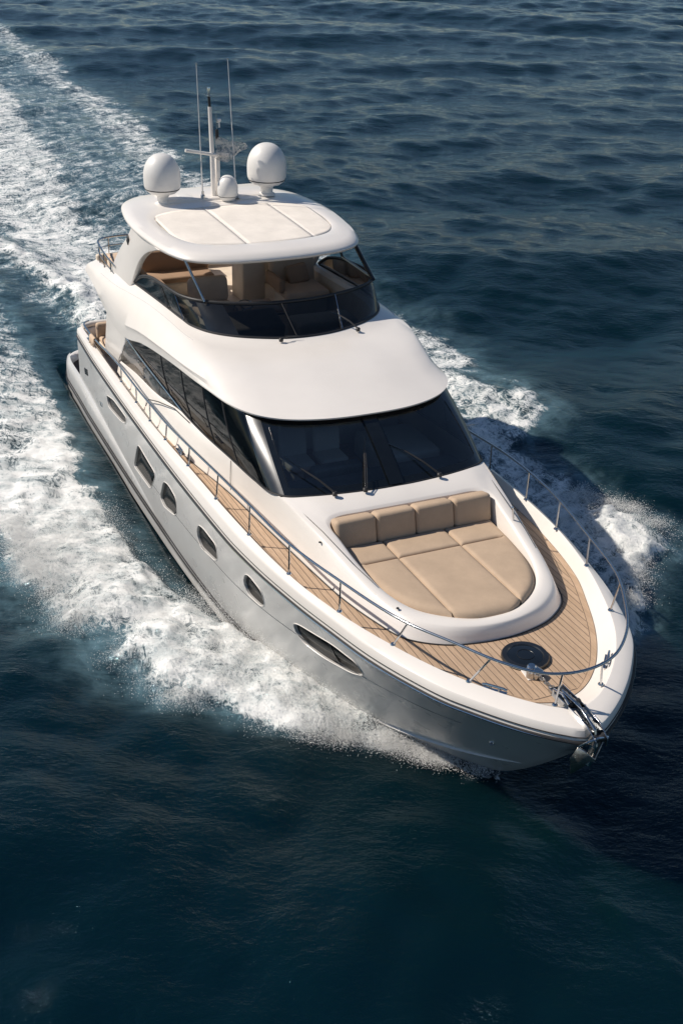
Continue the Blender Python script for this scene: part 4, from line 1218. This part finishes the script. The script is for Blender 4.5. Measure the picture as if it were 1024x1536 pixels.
# ------------------------------------------------------------------ sea
_perm = {}
def vnoise(x, y, seed=0):
    """smooth lattice noise in 0..1, vectorised"""
    if seed not in _perm:
        _perm[seed] = np.random.default_rng(100 + seed).random((256, 256)).astype(np.float32)
    T = _perm[seed]
    xi = np.floor(x).astype(np.int64); yi = np.floor(y).astype(np.int64)
    fx = x - xi; fy = y - yi
    fx = fx * fx * fx * (fx * (fx * 6 - 15) + 10); fy = fy * fy * fy * (fy * (fy * 6 - 15) + 10)
    a = T[xi & 255, yi & 255]; b = T[(xi + 1) & 255, yi & 255]
    c = T[xi & 255, (yi + 1) & 255]; d = T[(xi + 1) & 255, (yi + 1) & 255]
    return (a * (1 - fx) + b * fx) * (1 - fy) + (c * (1 - fx) + d * fx) * fy
def fbm(x, y, oct=5, seed=0, gain=0.5):
    s = 0; a = 1.0; n = 0
    for o in range(oct):
        ca, sa = math.cos(0.7 * o + seed), math.sin(0.7 * o + seed)
        s = s + a * vnoise((x * ca - y * sa) * 2 ** o + 17.3 * o, (x * sa + y * ca) * 2 ** o + 9.1 * o, seed * 10 + o)
        n += a; a *= gain
    return s / n
def sstep(a, b, v):
    t = np.clip((v - a) / (b - a), 0, 1)
    return t * t * (3 - 2 * t)
def interp(x, tab):
    t = sorted(tab)
    return np.interp(x, [q[0] for q in t], [q[1] for q in t])

# edges of the white water, metres; x runs forward, y to port
S_IN = [(-90, -4.5), (-30, -3.8), (-9.6, -2.9), (-1, -3.1), (0.3, -3.05), (2.8, -3.1), (4.6, -3.25), (6.1, -3.35), (7.5, -3.2), (9.9, -3.1), (11.1, -2.6), (12.5, -2.05), (14.0, -1.6), (15.5, -0.95), (16.4, -0.45), (17.2, 0.1)]
S_OUT = [(-90, -16), (-20, -9.5), (-8, -7.4), (3.5, -6.0), (5.2, -5.9), (7.9, -5.85), (10.0, -5.7), (10.9, -5.5), (11.6, -4.7), (12.3, -4.8), (13.2, -4.6), (13.8, -4.1), (14.4, -3.5), (15.2, -2.9), (15.6, -2.0), (16.1, -1.25), (16.6, -0.7), (17.2, -0.05)]
P_IN = [(-90, 6.5), (-40, 6.0), (-20, 4.4), (-6, 3.4), (0, 2.9), (8, 2.7), (11.4, 2.45), (13.2, 2.05), (14.4, 1.5), (16.1, 0.7), (17.1, 0.0)]
P_OUT = [(-90, 10.5), (-60, 10.3), (-35, 9.6), (-24, 8.6), (-8, 9.2), (-2.4, 9.2), (0.4, 9.2), (2.6, 8.1), (4.5, 7.9), (6.6, 7.4), (8.6, 7.3), (10.9, 7.2), (12.3, 7.5), (13.2, 6.0), (14.7, 4.6), (15.6, 2.8), (16.4, 1.3), (17.2, 0.0)]
W_L = [(-90, -6.0), (-26, -2.9), (-17, -2.0), (-8, -1.9), (-1.5, -2.1), (0.5, -2.3)]
W_R = [(-90, 6.2), (-56, 5.6), (-36, 4.2), (-21, 3.0), (-10, 2.5), (-1.5, 2.4), (0.5, 2.4)]

def band(x, y, tin, tout, soft_in=0.35, soft_out=0.6):
    a = interp(x, tin); b = interp(x, tout)
    c = (a + b) / 2; h = np.abs(b - a) / 2 + 1e-3
    sg = 1.0 if tout[0][1] > tin[0][1] else -1.0
    din = (y - a) * sg; dout = (b - y) * sg
    return din, dout

def foam_fields(x, y):
    wob = (fbm(x * 0.45, y * 0.45, 4, 3) - 0.5) * 2.0
    fine = (fbm(x * 1.9, y * 1.9, 4, 5) - 0.5) * 2.0
    F = np.zeros_like(x); H = np.zeros_like(x); A = np.zeros_like(x)
    fx = np.clip((17.3 - x) / 1.4, 0, 1)
    # starboard bow wave
    di, do = band(x, y, S_IN, S_OUT)
    do = do + (0.15 + wob * 0.6 + fine * 0.35) * np.clip((17 - x) / 3, 0.15, 1)
    di = di + fine * 0.25
    w = np.clip((17.5 - x) / 5, 0.08, 1)
    core = sstep(-0.05, 0.35 * w + 0.1, di) * sstep(-0.1, 0.7 * w + 0.15, do)
    near = sstep(-8, 6, x)
    F = np.maximum(F, core * (0.50 + 0.50 * near) * (x < 17.4))
    H = H + core * near * (0.10 + 0.32 * sstep(17, 14.5, x) * sstep(5, 12, x)) * np.clip(do / 1.2, 0, 1) ** 0.6
    A = np.maximum(A, sstep(-0.6, 0.5, di) * sstep(-1.0 * w - 0.1, 0.6, do) * sstep(17.2, 14.0, x))
    # port bow wave
    di, do = band(x, y, P_IN, P_OUT)
    do = do + (wob * 1.1 + fine * 0.45)
    wd = np.clip(-x / 14, 0, 1.4)
    core = sstep(-0.1 - wd * 0.3, 0.5 + wd, di + 0.2) * sstep(-0.1, 0.9 + wd * 0.5, do)
    crest = np.exp(-((do - 0.9) / 0.9) ** 2)
    dens = np.where(x > 0, 0.60 + 0.25 * crest + 0.35 * sstep(8.5, 11, x) * crest + 0.08 * sstep(10, 14, x), 0.0)
    dens = np.where(x <= 0, 0.52 + 0.12 * crest + 0.10 * sstep(-70, -20, x), dens)
    F = np.maximum(F, core * dens * (x < 17.4))
    H = H + core * crest * 0.24 * sstep(9, 11.5, x) * sstep(15.5, 13.5, x) + core * crest * 0.08 * sstep(-5, 5, x)
    A = np.maximum(A, sstep(-0.6, 0.5, di) * sstep(-1.2, 0.8, do) * np.where(x > 0, 0.9, 0.45) * (x < 17.2))
    # propeller wash
    di, do = band(x, y, W_L, W_R)
    di = di + wob * 0.5 + fine * 0.3; do = do + wob * 0.5 + fine * 0.3
    wd = np.clip(-x / 30, 0, 0.7)
    core = sstep(-0.2, 0.7 + wd, di) * sstep(-0.2, 0.9 + wd, do) * (x < 0.8)
    F = np.maximum(F, core * (0.78 + 0.10 * sstep(-24, -2, x)))
    H = H + core * 0.22 * sstep(-18, -3, x)
    A = np.maximum(A, core)
    # lacy, aerated water between the wash and the arms of the wake
    di = y - interp(x, [(-90, -14), (-20, -5.5), (-8, -3.4), (0, -2.5)]); do = interp(x, P_OUT) - y
    core = sstep(-0.5, 1.5, di + wob) * sstep(-0.3, 1.5, do + wob) * sstep(0.5, -3, x)
    F = np.maximum(F, core * (0.40 + 0.10 * sstep(-50, -5, x)))
    A = np.maximum(A, core * 0.8)
    # curling ridge off the starboard quarter
    rc = interp(x, [(-90, -12), (-20, -3.6), (-14.7, -2.5), (-11, -1.75), (-8, -1.25), (-5, -0.9), (0, -0.7)])
    r = np.exp(-((y - rc + fine * 0.2) / 0.62) ** 2) * (x < 0) * sstep(-60, -12, x)
    F = np.maximum(F, r * 0.95); H = H + r * 0.30; A = np.maximum(A, r)
    # loose patches drifting on the starboard side
    return np.clip(F, 0, 1), H, np.clip(A, 0, 1)

def axis(lo, c0, c1, hi, d0, grow, dmax_in, far):
    a = list(np.arange(c0, c1, d0))
    d = d0; v = c0
    left = []
    while v > far[0]:
        lim = dmax_in if v > lo else 1e9
        d = min(d * grow, lim) if v > lo else d * 1.25
        v -= d; left.append(v)
    d = d0; v = a[-1]
    right = []
    while v < far[1]:
        lim = dmax_in if v < hi else 1e9
        d = min(d * grow, lim) if v < hi else d * 1.25
        v += d; right.append(v)
    return np.array(left[::-1] + a + right)
gx = axis(-112, -6, 21.5, 24, 0.07, 1.006, 0.34, (-3500, 600))
gy = axis(-14, -12, 10, 100, 0.07, 1.012, 0.30, (-2500, 2500))
X, Y = np.meshgrid(gx, gy, indexing='ij')
X = X.astype(np.float64); Y = Y.astype(np.float64)
Fm, Hm, Am = foam_fields(X, Y)

# wind sea: a directional spread of sharpened waves
Zw = np.zeros_like(X); Dx = np.zeros_like(X); Dy = np.zeros_like(X)
wr = np.random.default_rng(5)
cell = np.maximum(np.gradient(gx)[:, None], np.gradient(gy)[None, :])
for i in range(90):
    lam = 0.8 * (26.0 / 0.8) ** wr.random()
    th = math.radians(-25) + wr.normal() * (0.42 if lam > 4 else 0.75)
    k = 2 * math.pi / lam
    amp = 0.0105 * lam ** 0.88 * (0.5 + wr.random()) * (0.44 if lam > 3 else 0.36)
    ph = wr.random() * 6.283
    arg = k * (X * math.cos(th) + Y * math.sin(th)) + ph
    ok = sstep(2.2, 4.5, lam / cell)
    Zw += amp * np.sin(arg) * ok
    Dx -= amp * math.cos(th) * np.cos(arg) * ok * 0.55
    Dy -= amp * math.sin(th) * np.cos(arg) * ok * 0.55
Zw += (fbm(X * 0.16, Y * 0.16, 4, 31) - 0.5) * 0.30 * sstep(4.0, 1.0, cell)
# flatten the sea under and close to the hull, keep it below the boat's spray line
hb_ = interp(X, [(-3, 2.6), (0.7, 2.7), (9, 2.7), (11.4, 2.5), (13.7, 2.0), (15.3, 1.2), (17.1, 0.1), (18, 0)])
inside = (np.abs(Y) < hb_ + 0.05) & (X > -1.7) & (X < 17.2)
nearh = np.exp(-(np.clip(np.abs(Y) - hb_, 0, 9) / 1.2) ** 2) * sstep(-4, -1, X) * sstep(19.5, 17, X)
Zw = Zw * (1 - 0.75 * nearh)
Dx = Dx * (1 - nearh); Dy = Dy * (1 - nearh)
# lumpy white water
lump = fbm(X * 1.1 + 0.4 * Y, Y * 1.5, 5, 41, 0.58)
lump2 = fbm(X * 3.2, Y * 3.2, 4, 43, 0.6)
rough = np.clip((0.22 - cell) / 0.12, 0, 1)
Z = Zw + Hm * (0.6 + 0.75 * lump) + np.clip(Fm, 0, 1) * ((lump2 - 0.5) * 0.16 + (lump - 0.5) * 0.12) * rough
Z = np.where(inside, np.minimum(Z, -0.12), Z)
# trough beside the hull
Z -= 0.06 * nearh * (X > 0)

nx, ny = X.shape
co_ = np.stack([X + Dx, Y + Dy, Z], -1).reshape(-1, 3).astype(np.float32)
idx = np.arange(nx * ny).reshape(nx, ny)
quads = np.stack([idx[:-1, :-1], idx[1:, :-1], idx[1:, 1:], idx[:-1, 1:]], -1).reshape(-1, 4)
me = bpy.data.meshes.new('sea')
me.vertices.add(len(co_)); me.vertices.foreach_set('co', co_.ravel())
me.loops.add(quads.size); me.loops.foreach_set('vertex_index', quads.ravel().astype(np.int32))
me.polygons.add(len(quads)); me.polygons.foreach_set('loop_start', np.arange(0, quads.size, 4, dtype=np.int32))
me.polygons.foreach_set('use_smooth', np.ones(len(quads), dtype=bool))
me.update(calc_edges=True)
for nm_, arr in (('foam', Fm), ('aerated', Am)):
    at = me.attributes.new(nm_, 'FLOAT', 'POINT')
    at.data.foreach_set('value', arr.reshape(-1).astype(np.float32))
sea = bpy.data.objects.new('sea', me); C.objects.link(sea)
sea['kind'] = 'structure'
print('sea verts', len(co_))

m_, t_, N, L, P = mat('sea_water')
tc = N.new('ShaderNodeTexCoord').outputs['Object']
fa = N.new('ShaderNodeAttribute'); fa.attribute_name = 'foam'
aa = N.new('ShaderNodeAttribute'); aa.attribute_name = 'aerated'
foam, aer = fa.outputs['Fac'], aa.outputs['Fac']
mp = N.new('ShaderNodeMapping'); mp.inputs['Scale'].default_value = (0.75, 1.25, 1)
L.new(tc, mp.inputs[0])
n1 = noise(N, L, mp.outputs[0], 1.3, 10, 0.68, 0.6)
n2 = noise(N, L, mp.outputs[0], 4.5, 6, 0.62, 1.2)
n3 = noise(N, L, tc, 38, 4, 0.75, 0.2)
ridge = math_node(N, L, 'ABSOLUTE', math_node(N, L, 'SUBTRACT', n2, 0.5))
lace = maprange(N, L, ridge, 0.0, 0.11, 1.0, 0.0)          # thin foam filaments
sxy = N.new('ShaderNodeSeparateXYZ'); L.new(tc, sxy.inputs[0])
cxy = N.new('ShaderNodeCombineXYZ'); L.new(sxy.outputs[0], cxy.inputs[0]); L.new(math_node(N, L, 'ABSOLUTE', sxy.outputs[1]), cxy.inputs[1]); L.new(sxy.outputs[2], cxy.inputs[2])
mstr = N.new('ShaderNodeMapping'); mstr.vector_type = 'TEXTURE'; mstr.inputs['Scale'].default_value = (3.2, 1, 1); mstr.inputs['Rotation'].default_value = (0, 0, math.radians(118))
L.new(cxy.outputs[0], mstr.inputs[0])
streak = noise(N, L, mstr.outputs[0], 3.0, 8, 0.66, 0.5)
n1 = math_node(N, L, 'ADD', math_node(N, L, 'MULTIPLY', n1, 0.55), math_node(N, L, 'MULTIPLY', streak, 0.45))
tex = math_node(N, L, 'ADD', math_node(N, L, 'MULTIPLY', math_node(N, L, 'SUBTRACT', n1, 0.5), 2.5), math_node(N, L, 'MULTIPLY', lace, 0.38))
tex = math_node(N, L, 'ADD', tex, 0.33)
tex = math_node(N, L, 'ADD', tex, math_node(N, L, 'MULTIPLY', math_node(N, L, 'SUBTRACT', n3, 0.5), 0.5))
val = math_node(N, L, 'ADD', math_node(N, L, 'MULTIPLY', foam, 1.05), math_node(N, L, 'SUBTRACT', tex, 0.98))
gate = maprange(N, L, foam, 0.02, 0.25)
white = math_node(N, L, 'MULTIPLY', maprange(N, L, val, 0.0, 0.62), gate, clamp=True)
# bare water
w1 = mixcol(N, L, maprange(N, L, noise(N, L, tc, 0.12, 3, 0.5), 0.3, 0.7), (0.0001, 0.0012, 0.0018), (0.0001, 0.0018, 0.0026))
aer_t = math_node(N, L, 'MULTIPLY', aer, maprange(N, L, n1, 0.30, 0.72), clamp=True)
w2 = mixcol(N, L, math_node(N, L, 'MULTIPLY', aer_t, 0.85), w1, (0.18, 0.31, 0.37))
L.new(w2, P.inputs['Base Color'])
P.inputs['Roughness'].default_value = 0.045
P.inputs['IOR'].default_value = 1.333
P.inputs['Specular Tint'].default_value = (0.34, 0.74, 0.92, 1)
bmp = N.new('ShaderNodeBump'); bmp.inputs['Strength'].default_value = 1.0; bmp.inputs['Distance'].default_value = 0.036
mw = N.new('ShaderNodeMapping'); mw.vector_type = 'TEXTURE'; mw.inputs['Scale'].default_value = (1.0, 1.9, 1); mw.inputs['Rotation'].default_value = (0, 0, math.radians(-25))
L.new(tc, mw.inputs[0])
ha = noise(N, L, mw.outputs[0], 1.6, 7, 0.60, 0.3)
hb2 = noise(N, L, mw.outputs[0], 7.0, 5, 0.6, 0.2)
hb3 = noise(N, L, mw.outputs[0], 19.0, 4, 0.6, 0.2)
hsum = math_node(N, L, 'ADD', math_node(N, L, 'MULTIPLY', ha, 2.0), math_node(N, L, 'MULTIPLY', hb2, 0.62))
hsum = math_node(N, L, 'ADD', hsum, math_node(N, L, 'MULTIPLY', hb3, 0.26))
L.new(hsum, bmp.inputs['Height'])
L.new(bmp.outputs[0], P.inputs['Normal'])
fo = N.new('ShaderNodeBsdfPrincipled')
fcol = mixcol(N, L, maprange(N, L, streak, 0.34, 0.62), (0.50, 0.55, 0.56), (0.86, 0.87, 0.86))
L.new(fcol, fo.inputs['Base Color'])
fo.inputs['Roughness'].default_value = 0.9
fo.inputs['Specular IOR Level'].default_value = 0.1
fb2 = N.new('ShaderNodeBump'); fb2.inputs['Strength'].default_value = 0.55; fb2.inputs['Distance'].default_value = 0.035
fh = math_node(N, L, 'ADD', math_node(N, L, 'MULTIPLY', noise(N, L, tc, 9.0, 10, 0.74, 0.4), 1.9), math_node(N, L, 'MULTIPLY', n3, 0.35))
L.new(fh, fb2.inputs['Height']); L.new(fb2.outputs[0], fo.inputs['Normal'])
# light scattered back out of the deep water: a little of it, spread over metres
sss = N.new('ShaderNodeSubsurfaceScattering')
sss.inputs['Color'].default_value = (0.07, 0.56, 0.88, 1)
sss.inputs['Radius'].default_value = (0.6, 1.6, 2.0)
sss.inputs['Scale'].default_value = 1.0
dk = N.new('ShaderNodeBsdfDiffuse'); dk.inputs[0].default_value = (0, 0, 0, 1)
mdeep = N.new('ShaderNodeMixShader'); mdeep.inputs[0].default_value = 0.015
L.new(dk.outputs[0], mdeep.inputs[1]); L.new(sss.outputs[0], mdeep.inputs[2])
addw = N.new('ShaderNodeAddShader')
L.new(P.outputs[0], addw.inputs[0]); L.new(mdeep.outputs[0], addw.inputs[1])
mx = N.new('ShaderNodeMixShader')
L.new(white, mx.inputs[0]); L.new(addw.outputs[0], mx.inputs[1]); L.new(fo.outputs[0], mx.inputs[2])
L.new(mx.outputs[0], N['Material Output'].inputs['Surface'])
me.materials.append(m_)

# ------------------------------------------------------------------ flying spray: tens of thousands of droplets
def spray(name, n, xr, side, tin, tout, hmax, size, seed, edge_bias=0.55):
    r = np.random.default_rng(seed)
    x = r.uniform(*xr, n * 3)
    a = interp(x, tin); b = interp(x, tout)
    t = np.where(r.random(n * 3) < edge_bias, 1 - np.abs(r.normal(0, 0.16, n * 3)) + 0.06, r.random(n * 3))
    y = a + (b - a) * t
    nz = fbm(x * 1.6, y * 1.6, 4, 51)
    keep = r.random(n * 3) < np.clip((nz - 0.36) * 4.5, 0.02, 1)
    x, y, t = x[keep][:n], y[keep][:n], t[keep][:n]
    F, H, A = foam_fields(x, y)
    kp = r.random(len(x)) < np.clip(F * 1.8 - 0.1, 0.012, 1)
    x, y, t, F, H = x[kp], y[kp], t[kp], F[kp], H[kp]
    h = r.exponential(1.0, len(x)) * hmax * (0.35 + 0.65 * np.clip(1 - t, 0, 1)) * sstep(17.4, 15.4, x)
    z = H * 0.9 + 0.02 + np.clip(h, 0, hmax * 3.2)
    jx = r.normal(0, 0.10, len(x)); jy = r.normal(0, 0.14, len(x))
    base = np.stack([x + jx, y + jy, z], -1)
    sz = size * np.clip(0.5 + r.exponential(0.5, len(x)), 0.5, 2.6)
    tet = np.array([[1, 1, 1], [1, -1, -1], [-1, 1, -1], [-1, -1, 1]], float) * 0.6
    q = r.normal(size=(len(x), 3, 3))
    q, _ = np.linalg.qr(q)
    v = base[:, None, :] + np.einsum('nij,kj->nki', q, tet) * sz[:, None, None]
    v = v.reshape(-1, 3)
    fidx = np.array([[0, 1, 2], [0, 3, 1], [0, 2, 3], [1, 3, 2]])
    f = (np.arange(len(x))[:, None, None] * 4 + fidx[None]).reshape(-1)
    me = bpy.data.meshes.new(name)
    me.vertices.add(len(v)); me.vertices.foreach_set('co', v.astype(np.float32).ravel())
    me.loops.add(len(f)); me.loops.foreach_set('vertex_index', f.astype(np.int32))
    me.polygons.add(len(f) // 3); me.polygons.foreach_set('loop_start', np.arange(0, len(f), 3, dtype=np.int32))
    me.update(calc_edges=True)
    me.materials.append(M['spray'])
    o = bpy.data.objects.new(name, me); C.objects.link(o)
    o['kind'] = 'stuff'
    return o
sm, st_, SN, SL, SPp = mat('spray_droplets')
SPp.inputs['Base Color'].default_value = (0.88, 0.88, 0.87, 1); SPp.inputs['Roughness'].default_value = 0.7
M['spray'] = sm
o = spray('bow_spray', 260000, (6.5, 17.1), -1, S_IN, S_OUT, 0.14, 0.0044, 1)
o['label'] = 'white spray thrown off the starboard bow wave'; o['category'] = 'spray'
o = spray('port_spray', 100000, (9.8, 14.2), 1, P_IN, P_OUT, 0.12, 0.0046, 2, 0.75)
o['label'] = 'white spray on the crest of the port bow wave'; o['category'] = 'spray'
